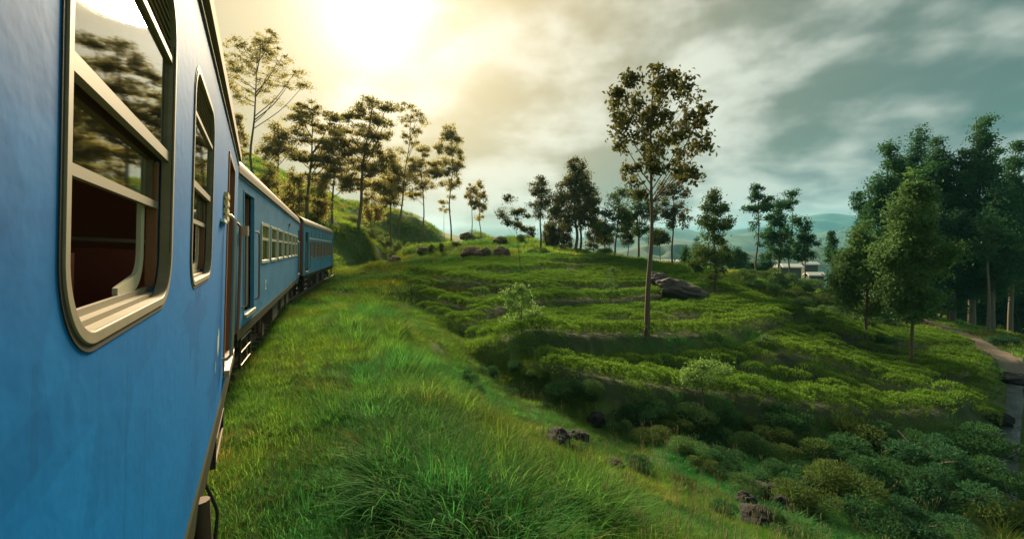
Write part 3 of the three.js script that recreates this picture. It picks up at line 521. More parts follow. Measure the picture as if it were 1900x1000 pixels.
// --- the tall tree in the tea field
tree({ seed: 1, label: 'tallest lone tree with a long bare trunk rising from the tea bushes', px: 1201, py: 625, top: 135, topx: 1212, r: 0.14, green: 'olive', leaf: 0.285, broad: 1.1, fork: 0.52, rise: 1.5, sag: 0.05, sub: 5.2, area: 0.6, leaves: 25, clump: 0.31, flat: 0.9, droop: 0.3, deep: 0.9,
  lobes: [[1150, 165, 16, 30], [1152, 215, 18, 26], [1175, 150, 12, 24], [1170, 200, 22, 30], [1215, 150, 22, 28], [1228, 185, 24, 30], [1245, 160, 16, 24], [1272, 175, 18, 24], [1205, 225, 26, 30], [1250, 225, 26, 30], [1285, 225, 18, 26], [1302, 215, 10, 22], [1160, 262, 22, 22], [1195, 270, 24, 26], [1235, 272, 26, 26], [1278, 268, 24, 24], [1303, 272, 14, 22], [1180, 310, 18, 22], [1215, 312, 22, 22], [1255, 318, 22, 20], [1290, 318, 20, 18], [1192, 350, 14, 16, 0.6]] });
tree({ seed: 2, label: 'small crowned tree on a thin bare stem just right of the tallest tree', px: 1249, Z: 47, top: 325, r: 0.12, green: 'olive', leaf: 0.34, fork: 0.45, leaves: 28, clump: 0.42, sub: 8, area: 1.2, droop: 0.2,
  lobes: [[1245, 345, 18, 18], [1235, 370, 16, 20], [1262, 362, 14, 18], [1230, 395, 13, 16], [1252, 392, 18, 18], [1269, 400, 9, 20], [1245, 415, 16, 10]] });
// --- ridge trees, left to right
tree({ seed: 3, label: 'thin ragged tree with a few separate tufts of leaves', px: 967, py: 512, top: 366, topx: 950, r: 0.05, bark: paleBark, green: 'olive', leaf: 0.24, leaves: 30, clump: 0.32, sub: 7, area: 0.5, fork: 0.4,
  lobes: [[944, 370, 9, 6], [934, 398, 8, 12], [957, 392, 9, 9], [972, 396, 10, 9], [964, 415, 14, 10], [938, 415, 9, 9], [978, 425, 9, 6], [985, 430, 6, 9]] });
tree({ seed: 4, label: 'narrow ridge tree with a compact round head left of the broad tree', px: 1003, Z: 58, top: 324, r: 0.16, green: 'olive', group: G2, leaf: 0.32, leaves: 44, clump: 0.5, sub: 10,
  lobes: [[1002, 336, 9, 10], [997, 352, 13, 12], [1012, 360, 13, 12], [1003, 380, 17, 13], [1000, 396, 12, 8, 0.5]] });
tree({ seed: 5, label: 'broadest ridge tree with a pointed crown on twin trunks', px: 1066, Z: 56, top: 296, topx: 1070, r: 0.24, green: 'olive', group: G2, leaf: 0.34, leaves: 46, clump: 0.55, sub: 9, rise: 0.6,
  lobes: [[1064, 305, 8, 11], [1080, 312, 8, 12], [1070, 328, 18, 14], [1050, 342, 18, 12], [1085, 350, 16, 14], [1036, 366, 16, 12], [1064, 364, 22, 16], [1094, 378, 18, 13], [1040, 392, 20, 13], [1072, 396, 24, 15], [1102, 402, 14, 10], [1055, 418, 18, 9, 0.6], [1086, 418, 14, 9, 0.6]] });
tree({ seed: 6, label: 'second trunk of pale foliage tight behind the broadest ridge tree', px: 1076, Z: 59, top: 330, r: 0.2, green: 'olive', group: G2, leaf: 0.34, leaves: 36, clump: 0.55, sub: 7, lobes: [[1078, 345, 16, 16], [1090, 370, 20, 18], [1070, 395, 22, 16]] });
tree({ seed: 7, label: 'loose feathery ridge tree between the broad tree and the tallest trunk', px: 1142, Z: 54, top: 352, topx: 1152, r: 0.14, green: 'mid', group: G2, leaf: 0.32, leaves: 40, clump: 0.5, sub: 9, rise: 0.6,
  lobes: [[1156, 360, 9, 10], [1140, 374, 12, 12], [1160, 384, 13, 12], [1128, 396, 14, 12], [1148, 404, 18, 14], [1122, 422, 14, 10], [1145, 428, 18, 12], [1160, 418, 10, 10]] });
tree({ seed: 8, label: 'leafy tree half hidden behind the tallest trunk', px: 1186, Z: 54, top: 345, r: 0.16, green: 'mid', group: G2, leaf: 0.32, leaves: 42, clump: 0.5, sub: 9, lobes: [[1180, 358, 12, 12], [1188, 380, 18, 16], [1206, 398, 16, 16], [1178, 405, 18, 14], [1200, 425, 20, 14], [1214, 440, 12, 10]] });
tree({ seed: 9, label: 'pointed young tree with a bushy skirt right of the boulder', px: 1326, py: 540, top: 356, r: 0.11, green: 'mid', leaf: 0.24, leaves: 46, clump: 0.4, sub: 10, area: 0.7, fork: 0.15, rise: 0.5,
  lobes: [[1327, 366, 8, 11], [1318, 388, 12, 12], [1336, 392, 12, 13], [1312, 412, 13, 12], [1330, 418, 18, 14], [1346, 416, 9, 12], [1322, 442, 20, 12], [1306, 470, 17, 14], [1342, 470, 18, 16], [1324, 488, 26, 16], [1298, 492, 12, 10], [1326, 515, 15, 10, 0.6]] });
tree({ seed: 10, label: 'lone tree with a bare lower trunk and flat tufted top against the mountains', px: 1408, Z: 48, top: 345, r: 0.13, green: 'deep', group: G2, leaf: 0.3, leaves: 36, clump: 0.4, sub: 9, area: 1, fork: 0.4, rise: 0.3,
  lobes: [[1409, 352, 8, 9], [1402, 366, 11, 9], [1418, 372, 12, 9], [1394, 386, 14, 7], [1412, 390, 13, 9], [1424, 380, 9, 7], [1405, 412, 6, 14, 0.5], [1409, 445, 6, 16, 0.4]] });
tree({ seed: 11, label: 'dense tree with a split top standing in the valley gap', px: 1449, Z: 50, top: 358, topx: 1444, r: 0.15, green: 'deep', group: G2, leaf: 0.3, leaves: 46, clump: 0.45, sub: 10, fork: 0.2, rise: 0.4,
  lobes: [[1444, 382, 10, 14], [1436, 405, 14, 14], [1452, 412, 16, 16], [1432, 436, 16, 14], [1452, 445, 20, 16], [1438, 468, 18, 14], [1456, 472, 14, 12]] });
tree({ seed: 12, label: 'taller thin topped tree right behind the split topped one', px: 1470, Z: 53, top: 354, topx: 1464, r: 0.13, green: 'deep', group: G2, leaf: 0.3, leaves: 40, clump: 0.42, sub: 9, fork: 0.3, rise: 0.4,
  lobes: [[1464, 362, 11, 9], [1458, 378, 12, 8], [1474, 382, 11, 8], [1480, 410, 12, 12], [1470, 430, 16, 14], [1484, 448, 16, 14], [1474, 470, 16, 12]] });
tree({ seed: 13, label: 'rounded tree ending the row before the valley gap', px: 1497, Z: 52, top: 410, r: 0.12, green: 'deep', group: G2, leaf: 0.3, leaves: 44, clump: 0.45, sub: 10, fork: 0.2, lobes: [[1496, 420, 10, 10], [1490, 440, 14, 13], [1504, 450, 13, 13], [1494, 470, 17, 14]] });
tree({ seed: 14, name: 'cypress_tree', label: 'small dark column shaped tree against the blue mountains', px: 1545, Z: 62, top: 430, r: 0.12, green: 'deep', leaf: 0.3, leaves: 50, clump: 0.4, sub: 10, fork: 0.1, lobes: [[1545, 438, 5, 8], [1545, 452, 8, 9], [1546, 466, 10, 9], [1545, 482, 11, 10]] });
// --- hill trees behind the train
tree({ seed: 20, label: 'tall windswept tree leaning over the carriage roofs', px: 464, Z: 48, top: 95, topx: 478, r: 0.2, green: 'gold', bark: sunGlowBark, group: G1, leaf: 0.34, leaves: 40, clump: 0.52, flat: 0.45, wind: 0.7, droop: 0.15, sub: 8, fork: 0.55, rise: 0.9, broad: 0.6,
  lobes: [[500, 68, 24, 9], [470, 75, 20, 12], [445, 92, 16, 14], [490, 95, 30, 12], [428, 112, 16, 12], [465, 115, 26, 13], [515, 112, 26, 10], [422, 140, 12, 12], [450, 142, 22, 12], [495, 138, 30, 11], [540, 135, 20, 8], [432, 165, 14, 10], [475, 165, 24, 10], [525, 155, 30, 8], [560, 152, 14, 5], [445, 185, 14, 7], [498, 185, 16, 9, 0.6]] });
tree({ seed: 21, name: 'conifer_tree', label: 'small conifer poking out beside the carriage roof edge', px: 440, Z: 62, top: 212, r: 0.12, green: 'gold', bark: sunGlowBark, group: G1, leaf: 0.34, leaves: 46, clump: 0.5, sub: 9, fork: 0.2, lobes: [[440, 222, 6, 9], [440, 238, 12, 10], [440, 256, 17, 12], [442, 276, 20, 12]] });
tree({ seed: 22, label: 'bushy headed tree on a thin trunk left of the flat topped one', px: 516, Z: 60, top: 228, r: 0.16, green: 'gold', bark: sunGlowBark, group: G1, leaf: 0.34, leaves: 46, clump: 0.6, sub: 9, lobes: [[515, 238, 14, 10], [500, 256, 16, 12], [528, 256, 16, 12], [490, 276, 14, 11], [516, 280, 22, 14], [540, 276, 14, 12], [505, 300, 16, 9, 0.6]] });
tree({ seed: 23, label: 'flat topped umbrella tree, leftmost of the two broad ones on the hill', px: 570, Z: 62, top: 205, topx: 582, r: 0.26, green: 'gold', bark: sunGlowBark, group: G1, leaf: 0.36, leaves: 48, clump: 0.62, flat: 0.4, sub: 9, fork: 0.4, rise: 1.3,
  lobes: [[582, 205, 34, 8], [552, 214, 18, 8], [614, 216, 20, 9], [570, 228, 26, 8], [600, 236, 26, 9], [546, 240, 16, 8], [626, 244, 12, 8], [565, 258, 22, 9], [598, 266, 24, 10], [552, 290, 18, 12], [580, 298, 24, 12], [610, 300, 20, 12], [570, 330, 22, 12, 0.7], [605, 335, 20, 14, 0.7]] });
tree({ seed: 24, label: 'mid height leafy tree filling the gap between the umbrella trees', px: 617, Z: 66, top: 250, r: 0.2, green: 'gold', bark: sunGlowBark, group: G1, leaf: 0.36, leaves: 46, clump: 0.62, sub: 9, lobes: [[618, 262, 16, 12], [604, 284, 18, 13], [632, 288, 18, 14], [618, 312, 24, 15], [600, 340, 18, 14], [636, 342, 18, 14]] });
tree({ seed: 25, label: 'broadest umbrella tree at the middle of the hill', px: 664, Z: 68, top: 188, topx: 690, r: 0.3, green: 'gold', bark: sunGlowBark, group: G1, leaf: 0.38, leaves: 50, clump: 0.68, flat: 0.45, sub: 9, fork: 0.4, rise: 1.3,
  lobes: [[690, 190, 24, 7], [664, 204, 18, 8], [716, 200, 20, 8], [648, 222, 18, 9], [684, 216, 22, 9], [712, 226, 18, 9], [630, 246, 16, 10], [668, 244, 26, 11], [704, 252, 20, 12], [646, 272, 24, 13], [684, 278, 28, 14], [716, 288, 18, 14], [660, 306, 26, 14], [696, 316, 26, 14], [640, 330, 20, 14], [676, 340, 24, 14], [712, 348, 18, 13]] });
tree({ seed: 26, label: 'airy high branched tree leaning right of the broadest umbrella tree', px: 738, Z: 74, top: 205, topx: 762, r: 0.2, green: 'gold', bark: sunGlowBark, group: G1, leaf: 0.34, leaves: 34, clump: 0.5, flat: 0.6, sub: 8, fork: 0.5, rise: 1.2, lobes: [[752, 202, 16, 8], [772, 208, 12, 9], [784, 222, 9, 10], [760, 226, 16, 9], [776, 246, 12, 9], [748, 250, 11, 8], [764, 266, 12, 8], [744, 280, 9, 7]] });
tree({ seed: 27, label: 'low dense tree under the airy one on the hill', px: 724, Z: 76, top: 292, r: 0.22, green: 'gold', bark: sunGlowBark, group: G1, leaf: 0.38, leaves: 48, clump: 0.66, sub: 9, lobes: [[728, 304, 16, 12], [742, 326, 18, 14], [716, 336, 18, 14], [744, 354, 20, 14], [724, 372, 22, 12]] });
tree({ seed: 28, label: 'spreading tree with layered branches left of the slender hill tree', px: 786, Z: 80, top: 275, topx: 788, r: 0.2, green: 'gold', bark: sunGlowBark, group: G1, leaf: 0.36, leaves: 46, clump: 0.62, flat: 0.55, sub: 9, lobes: [[784, 282, 16, 9], [768, 300, 18, 10], [800, 302, 16, 10], [780, 318, 24, 11], [806, 324, 13, 10], [758, 330, 16, 10], [788, 342, 20, 10], [768, 360, 16, 10]] });
tree({ seed: 29, label: 'slender tall hill tree with rounded leaf clumps down its stem', px: 837, Z: 84, top: 230, topx: 834, r: 0.19, green: 'gold', bark: sunGlowBark, group: G1, leaf: 0.36, leaves: 48, clump: 0.6, sub: 9, rise: 0.3, fork: 0.25, lobes: [[835, 238, 13, 10], [828, 256, 14, 10], [846, 260, 12, 9], [818, 276, 13, 9], [840, 280, 16, 9], [854, 288, 8, 9], [826, 298, 17, 9], [850, 306, 10, 9], [818, 318, 14, 9], [840, 322, 15, 9], [830, 342, 16, 9], [850, 338, 8, 8], [836, 362, 9, 7, 0.5]] });
tree({ seed: 30, label: 'tiny flat headed tree low on the hill crest', px: 824, Z: 92, top: 370, r: 0.09, green: 'gold', bark: sunGlowBark, group: G1, leaf: 0.36, leaves: 40, clump: 0.5, flat: 0.5, sub: 9, lobes: [[824, 375, 8, 5], [824, 388, 8, 6]] });
tree({ seed: 31, label: 'left one of two slender trees at the foot of the hill crest', px: 875, Z: 88, top: 342, topx: 878, r: 0.13, green: 'gold', bark: sunGlowBark, group: G1, leaf: 0.36, leaves: 46, clump: 0.55, sub: 9, lobes: [[876, 350, 9, 8], [868, 364, 8, 9], [884, 366, 8, 9], [873, 378, 9, 5]] });
tree({ seed: 32, label: 'right one of two slender trees at the foot of the hill crest', px: 890, Z: 86, top: 340, topx: 892, r: 0.13, green: 'gold', bark: sunGlowBark, group: G1, leaf: 0.36, leaves: 46, clump: 0.55, sub: 9, lobes: [[890, 346, 7, 8], [897, 362, 7, 10], [888, 382, 11, 8], [896, 386, 9, 7], [890, 402, 6, 6, 0.6]] });
// --- the grove on the right
const gum = { bend: 0.006, r: 0.26, group: G3, leaf: 0.30, leaves: 60, clump: 0.62, sub: 11, area: 1.6, fork: 0.25, rise: 0.5, deep: 1.0, bark: paleBark };
const column = (cx, top, bot, hw, n, s) => { seed(s); const a = []; for (let i = 0; i < n; i++) { const f = (i + 0.5) / n, w = 1.08 * hw * (f < 0.6 ? 0.22 + 0.78 * Math.pow(f / 0.6, 0.8) : 1 - 0.45 * (f - 0.6) / 0.4); a.push([cx + rr(-1, 1) * w * 0.75, lerp(top, bot, f), w * rr(0.45, 0.7), (bot - top) / n * rr(0.9, 1.4)]); if (w > hw * 0.6) a.push([cx + (a[a.length - 1][0] > cx ? -1 : 1) * w * rr(0.4, 0.8), lerp(top, bot, f) + rr(-8, 8), w * rr(0.4, 0.6), (bot - top) / n]); } return a; };
tree({ ...gum, seed: 40, label: 'dark tree forming the left shoulder of the grove', px: 1648, Z: 40, top: 268, green: 'deep', lobes: column(1652, 278, 520, 42, 9, 140) });
tree({ ...gum, seed: 41, label: 'airy tree with see through top left of the highest one', px: 1702, Z: 46, top: 244, green: 'blue', lobes: column(1702, 252, 420, 26, 8, 141), leaves: 44 });
tree({ ...gum, seed: 42, label: 'dark pointed tree just left of the highest one', px: 1742, Z: 43, top: 252, green: 'deep', lobes: column(1742, 262, 500, 38, 10, 142) });
tree({ ...gum, seed: 43, label: 'highest dark tree of the grove', px: 1812, Z: 42, top: 222, green: 'deep', r: 0.32, lobes: column(1812, 234, 540, 56, 11, 143) });
tree({ ...gum, seed: 44, label: 'dark tree cut by the right edge of the view', px: 1886, Z: 44, top: 275, green: 'deep', lobes: column(1884, 284, 520, 40, 9, 144) });
tree({ ...gum, seed: 45, label: 'dark lower tree between the highest and the edge tree', px: 1850, Z: 38, top: 345, green: 'blue', lobes: column(1852, 356, 530, 36, 7, 145) });
tree({ ...gum, seed: 46, label: 'dark low tree at the foot of the grove beside the road', px: 1776, Z: 40, top: 395, green: 'blue', lobes: column(1776, 402, 560, 36, 7, 146) });
tree({ ...gum, seed: 47, label: 'pale green front tree with a thin bare stem growing out of the tea', px: 1692, py: 690, top: 320, topx: 1696, green: 'light', r: 0.08, leaf: 0.21, clump: 0.42, area: 0.7, group: undefined, bark, fork: 0.35, lobes: column(1696, 330, 585, 48, 10, 147) });
tree({ ...gum, seed: 48, label: 'pale bushy tree at the left foot of the grove', px: 1608, py: 632, top: 425, topx: 1606, green: 'light', r: 0.1, leaf: 0.22, clump: 0.45, area: 0.8, group: undefined, bark, fork: 0.25, lobes: column(1606, 432, 580, 44, 7, 148) });
tree({ ...gum, seed: 49, label: 'sparse tree with small separate clumps at the left edge of the grove', px: 1598, Z: 44, top: 358, green: 'blue', r: 0.11, clump: 0.4, leaves: 36, lobes: [[1598, 366, 8, 7], [1592, 382, 10, 7], [1606, 386, 9, 8], [1596, 402, 12, 8], [1608, 416, 10, 8], [1594, 424, 12, 9]] });
tree({ ...gum, seed: 50, label: 'shadowy tree behind the pale front tree', px: 1720, Z: 40, top: 380, green: 'blue', lobes: column(1722, 390, 560, 44, 7, 150) });
// bare pale trunks standing inside the grove
[[1835, 618], [1852, 600], [1872, 606], [1760, 596]].forEach(([px, py], i) => tree({ ...gum, seed: 60 + i, label: ['pale straight trunk nearest the road in the grove', 'thin pale trunk behind the nearest pale trunk', 'thin trunk by the right edge inside the grove', 'dark thin trunk at the road bend'][i], px, py, top: 400 + i * 14, r: 0.11 + 0.03 * (i === 0), green: 'deep', leaves: 40, lobes: [[px, 420, 22, 14], [px + 8, 445, 20, 14], [px - 10, 465, 18, 12]] }));
// low trees and undergrowth that close the ridge line and the back of the grove
const lump = (cx, top, bot, hw, n, s) => column(cx, top, bot, hw / 1.2, n, s);
[[1030, 62, 360, 18], [1050, 66, 395, 16], [1102, 62, 372, 18], [1122, 66, 405, 18], [1166, 64, 392, 18], [1225, 62, 420, 14], [1018, 64, 410, 14]].forEach(([px, Z, top, hw], i) => tree({ seed: 80 + i, label: ord[i] + ' slight background tree from the left in the ridge row', px, Z, top, r: 0.1, green: 'olive', group: 'slight trees filling the ridge row', leaf: 0.34, leaves: 34, clump: 0.5, sub: 8, fork: 0.3, rise: 0.4, lobes: lump(px, top + 8, 452, hw, 5, 180 + i) }));
[[1366, 70, 462, 24], [1386, 72, 470, 22], [1300, 66, 448, 22], [1275, 72, 462, 18], [1420, 72, 470, 18], [1560, 56, 470, 24], [1580, 54, 462, 24]].forEach(([px, Z, top, hw], i) => tree({ seed: 90 + i, label: ord[i] + ' low dark tree from the left in the dip behind the ridge', px, Z, top, r: 0.14, green: 'deep', group: 'low trees in the dip behind the ridge', leaf: 0.34, leaves: 50, clump: 0.6, sub: 11, fork: 0.1, rise: 0.3, lobes: lump(px, top + 6, top + 62, hw, 4, 190 + i) }));
[[1770, 60, 420, 44], [1830, 64, 430, 44], [1880, 62, 420, 44], [1900, 56, 480, 40], [1800, 58, 500, 46], [1855, 58, 505, 46], [1745, 58, 500, 40], [1690, 60, 430, 44], [1660, 58, 480, 40]].forEach(([px, Z, top, hw], i) => tree({ seed: 100 + i, label: ord[i] + ' shadowy tree from the road bend at the back of the grove', px, Z, top, r: 0.2, green: 'deep', group: 'shadowy trees at the back of the grove', leaf: 0.36, leaves: 56, clump: 0.75, sub: 11, area: 2, fork: 0.15, rise: 0.4, lobes: lump(px, top + 10, 610, hw, 7, 210 + i) }));
[[500, 56, 300, 20], [545, 60, 310, 24], [590, 64, 325, 24], [690, 78, 345, 24]].forEach(([px, Z, top, hw], i) => tree({ seed: 110 + i, label: ord[i] + ' low understory tree from the carriage among the hill trunks', px, Z, top, r: 0.12, bark: sunGlowBark, green: 'gold', group: 'understory trees on the hill', leaf: 0.36, leaves: 34, clump: 0.6, sub: 8, fork: 0.2, rise: 0.4, lobes: lump(px, top + 8, Math.min(top + 90, 410), hw, 5, 230 + i) }));
// sapling trees in the tea
tree({ seed: 70, name: 'sapling', label: 'pale fresh green sapling standing in the tea left of the tallest trunk', px: 968, py: 618, top: 530, r: 0.035, green: 'fresh', leaf: 0.15, broad: 1.2, leaves: 26, clump: 0.24, sub: 8, area: 0.35, fork: 0.2, lobes: [[966, 536, 9, 7], [945, 545, 12, 7], [975, 558, 14, 8], [958, 566, 18, 10], [990, 580, 12, 9], [968, 592, 18, 12], [950, 600, 14, 10]] });
tree({ seed: 71, name: 'sapling', label: 'faint narrow sapling midway between the pale sapling and the boulder', px: 1134, py: 560, top: 494, r: 0.03, green: 'light', leaf: 0.16, leaves: 24, clump: 0.22, sub: 6, area: 0.4, fork: 0.2, lobes: [[1134, 502, 6, 8], [1132, 520, 9, 9], [1138, 538, 9, 8]] });
tree({ seed: 72, name: 'sapling', label: 'leafy sapling at the dark corner of the two tea plots', px: 1424, py: 655, top: 622, r: 0.03, green: 'light', leaf: 0.12, leaves: 30, clump: 0.2, sub: 8, area: 0.3, fork: 0.2, lobes: [[1424, 628, 12, 6], [1416, 634, 12, 6], [1432, 638, 10, 6]] });
tree({ seed: 73, name: 'sapling', label: 'yellow topped young tree in front of the lower tea hedge', px: 1305, py: 762, top: 668, r: 0.04, green: 'fresh', leaf: 0.12, leaves: 34, clump: 0.22, sub: 9, area: 0.25, fork: 0.3, lobes: [[1290, 684, 20, 8], [1318, 680, 20, 8], [1342, 692, 18, 8], [1300, 704, 26, 10], [1275, 700, 12, 8]] });

// ------------------------------------------------------------------ shrubs
function shrubGeometry(k, leaf, n, spread) {
  seed(k); const L = new Leaves(), lobes = []; for (let i = 0; i < 9; i++) lobes.push([gauss() * 0.55, rr(0.2, 0.75), gauss() * 0.55, rr(0.25, 0.42)]);
  for (const [x, y, z, r] of lobes) { const t0 = rr(0.75, 1.2); for (let i = 0; i < n; i++) { const d = rndDir(); if (d.y < -0.5) d.y *= -1; const u = Math.pow(rnd(), 0.3), q = V(x + d.x * r * u, Math.max(0.02, y + d.y * r * u * 0.85), z + d.z * r * u), t = t0 * rr(0.72, 1.28), ye = rr(-0.1, 0.14); L.add(q, d.clone().add(rndDir().multiplyScalar(spread)).add(V(0, 0.2, 0)), d.clone().add(rndDir().multiplyScalar(0.5)), leaf * rr(0.7, 1.6), leaf * rr(0.25, 0.45), [t * (1 + ye), t, t * (1 - ye)]); } }
  return L.geometry();
}
const shrubGeos = [1, 2, 3, 4].map((k) => shrubGeometry(200 + k, 0.075, 420, 0.7));
const stemGeo = (k) => { seed(k); const a = []; for (let i = 0; i < 6; i++) { const d = V(gauss() * 0.5, rr(0.4, 0.7), gauss() * 0.5); a.push(limb([V(0, -0.1, 0), d.clone().multiplyScalar(0.5).add(V(0, 0.08, 0)), d], 0.03, 0.01, 5)); } return mergeGeometries(a.map((x) => x.toNonIndexed())); };
const stems = stemGeo(5);
function shrub(px, py, w, h, green, label, group, k, Z) {
  const p = Z ? (() => { const q = at(px, 462, Z); q.y = H(q.x, q.z); return q; })() : groundPx(px, py), kk = -p.z / F, t = thing('shrub', label, 'bush', group);
  part('foliage', shrubGeos[k % 4], greens[green], t); part('stems', stems, darkBark, t);
  t.position.copy(p); t.position.y -= 0.05; t.rotation.y = k * 1.7; t.scale.set(w * kk / 1.7, h * kk / 1.05, w * kk / 1.7);
}
[[1385, 520, 60, 26], [1400, 540, 50, 26], [1425, 524, 60, 30], [1440, 550, 50, 26], [1450, 535, 64, 36], [1470, 556, 60, 30], [1480, 575, 60, 28], [1500, 548, 60, 34], [1512, 572, 66, 36], [1525, 590, 60, 30], [1535, 560, 56, 34], [1552, 582, 64, 36], [1560, 602, 60, 30], [1575, 588, 54, 30], [1590, 612, 56, 30], [1610, 610, 50, 26]].forEach(([x, y, w, h], i) => shrub(x, y, w, h, ['light', 'light', 'mid'][i % 3], ord[i] + ' round bright bush from the boulder side on the ridge flank', 'bright bushes on the flank of the tea ridge', i));
[[1000, 705, 60, 30], [1050, 735, 90, 40], [1105, 742, 70, 40], [1180, 790, 110, 44], [1235, 800, 90, 40], [1200, 765, 90, 30], [1290, 790, 110, 46], [1340, 800, 100, 50], [1385, 820, 110, 54], [1440, 800, 110, 60], [1270, 845, 90, 40], [1340, 870, 110, 44], [1460, 850, 130, 60]].forEach(([x, y, w, h], i) => shrub(x, y, w, h, ['mid', 'deep', 'light', 'deep'][i % 4], ord[i] + ' hollow bush from the left under the lower tea edge', 'bushes in the hollow below the tea', i + 1));
[[1540, 860, 150, 70], [1600, 830, 130, 60], [1660, 850, 150, 74], [1720, 870, 150, 80], [1790, 850, 140, 76], [1560, 930, 160, 80], [1640, 920, 170, 80], [1740, 940, 170, 90], [1820, 920, 130, 80], [1850, 985, 150, 80], [1500, 910, 130, 56], [1690, 990, 170, 70], [1590, 985, 150, 60]].forEach(([x, y, w, h], i) => shrub(x, y, w, h, ['deep', 'mid', 'deep', 'blue'][i % 4], ord[i] + ' rank bush from the left in the lower right thicket', 'thicket bushes beside the stream', i + 2));
[[1150, 800, 70, 30], [1210, 815, 90, 34], [1190, 875, 80, 34], [1065, 838, 70, 26], [1265, 800, 90, 40], [1320, 830, 100, 44], [1400, 850, 120, 50], [1300, 875, 80, 34], [1430, 900, 130, 54], [1370, 910, 90, 36], [1480, 945, 140, 60], [1340, 960, 80, 34], [1440, 985, 110, 46], [1260, 900, 60, 22], [940, 735, 50, 20], [1010, 760, 44, 16]].forEach(([x, y, w, h], i) => shrub(x, y, w, h, ['weed', 'mid', 'deep'][i % 3], ord[i] + ' leafy weed clump from the top of the stony hollow', 'weed clumps in the stony hollow', i + 1));
[[735, 436, 40, 40, 70], [752, 430, 40, 44, 72], [650, 400, 50, 26, 78], [606, 405, 50, 26, 74], [690, 400, 50, 28, 82], [714, 410, 44, 30, 80]].forEach(([x, y, w, h, Z], i) => shrub(x, y, w, h, 'scrub', ord[i] + ' bush from the carriage in the scrub under the hill trees', 'scrub under the hill trees', i, Z));
[[820, 470, 16, 20], [800, 470, 16, 20], [1000, 472, 50, 16], [1120, 476, 40, 20], [1210, 480, 60, 24], [1260, 486, 50, 26], [1300, 496, 50, 30], [1365, 500, 46, 44], [1385, 492, 40, 40], [1080, 472, 60, 14], [1040, 468, 40, 16], [925, 452, 26, 16], [968, 452, 30, 18]].forEach(([x, y, w, h], i) => shrub(x, y, w, h, i < 2 ? 'olive' : 'mid', ord[i] + ' small bush scattered along the tea ridge line', 'small bushes along the ridge line', i + 3));
[[865, 715, 60, 36], [905, 700, 60, 30], [880, 730, 50, 24], [960, 690, 50, 24]].forEach(([x, y, w, h], i) => shrub(x, y, w, h, 'deep', ord[i] + ' dark bush from the bank at the left end of the hollow', 'dark bushes at the bank foot', i));
[[1640, 640, 70, 24], [1690, 595, 90, 44], [1740, 590, 90, 50], [1790, 600, 70, 40], [1650, 600, 90, 50], [1860, 640, 60, 24], [1890, 612, 60, 30]].forEach(([x, y, w, h], i) => shrub(x, y, w, h, ['deep', 'blue'][i % 2], ord[i] + ' dark undergrowth bush from the left at the foot of the grove', 'undergrowth bushes of the grove', i));

// ------------------------------------------------------------------ rocks
const stone = std(0.085, 0.07, 0.062, 0.85, 0, { map: grain, bumpMap: bumpy, bumpScale: 0.04 }), wetStone = std(0.013, 0.014, 0.015, 0.95, 0, { bumpMap: bumpy, bumpScale: 0.03 });
const brownStone = std(0.17, 0.105, 0.06, 0.9, 0, { map: grain, bumpMap: bumpy, bumpScale: 0.04 });
function rockGeometry(k, f, sharp) {
  const g = new THREE.IcosahedronGeometry(1, 12), p = g.attributes.position, v = V();
  const uv = [];
  for (let i = 0; i < p.count; i++) { v.fromBufferAttribute(p, i); const n = fbm(v.x * f + k * 7, v.y * f, v.z * f, 4), cut = Math.abs(noise(v.x * f * 0.8, v.y * f * 0.8 + k, v.z * f * 0.8)); v.multiplyScalar(1 + 0.55 * n - sharp * cut); p.setXYZ(i, v.x, v.y, v.z); uv.push(v.x * 1.5 + v.z, v.y * 1.5); }
  g.setAttribute('uv', new THREE.Float32BufferAttribute(uv, 2)); g.computeVertexNormals(); return g;
}
const rocks = [];
function rock(name, px, py, w, h, mat, label, k, turn = 0, sharp = 0.35, roll = 0) {
  const q = groundPx(px, py), kk = -q.z / F, m = part(name, rockGeometry(k, 0.9 + 0.15 * (k % 3), sharp), mat);
  m.position.copy(q); w *= 1.12; h *= 1.15; m.position.y += h * kk * 0.36; m.scale.set(w * kk / 2, h * kk / 1.7, w * kk / 2.3); rocks.push({ x: q.x - q.x * 0.03, z: q.z * 0.97, r: w * kk * 0.75 }); m.rotation.set(0, turn, roll); tag(m, label, 'rock');
}
rock('boulder', 1264, 553, 84, 30, stone, 'largest grey brown boulder lying in the tea bushes', 1, 0.15, 0.25, -0.30);
rock('boulder', 1222, 538, 38, 32, stone, 'upper lump of the boulder right beside the tallest trunk', 2, 0.6, 0.25, -0.2);
[[931, 478, 34, 24, 'square brown rock at the head of the tea field'], [878, 476, 50, 20, 'long low brown rock left of the square rock'], [902, 474, 22, 18, 'small brown rock touching the long low rock'], [866, 443, 30, 14, 'dark rock on the crest below the slender hill trees'], [928, 452, 34, 14, 'dark flat rock above the square rock'], [733, 490, 30, 18, 'brown rock on the grass bend beyond the train'], [845, 456, 24, 9, 'small flat rock on the bright grass'], [785, 470, 26, 14, 'low stone on the grass bend right of the brown rock']].forEach(([x, y, w, h, l], i) => rock('rock', x, y, w * 0.85, h * 0.8, brownStone, l, 10 + i, i));
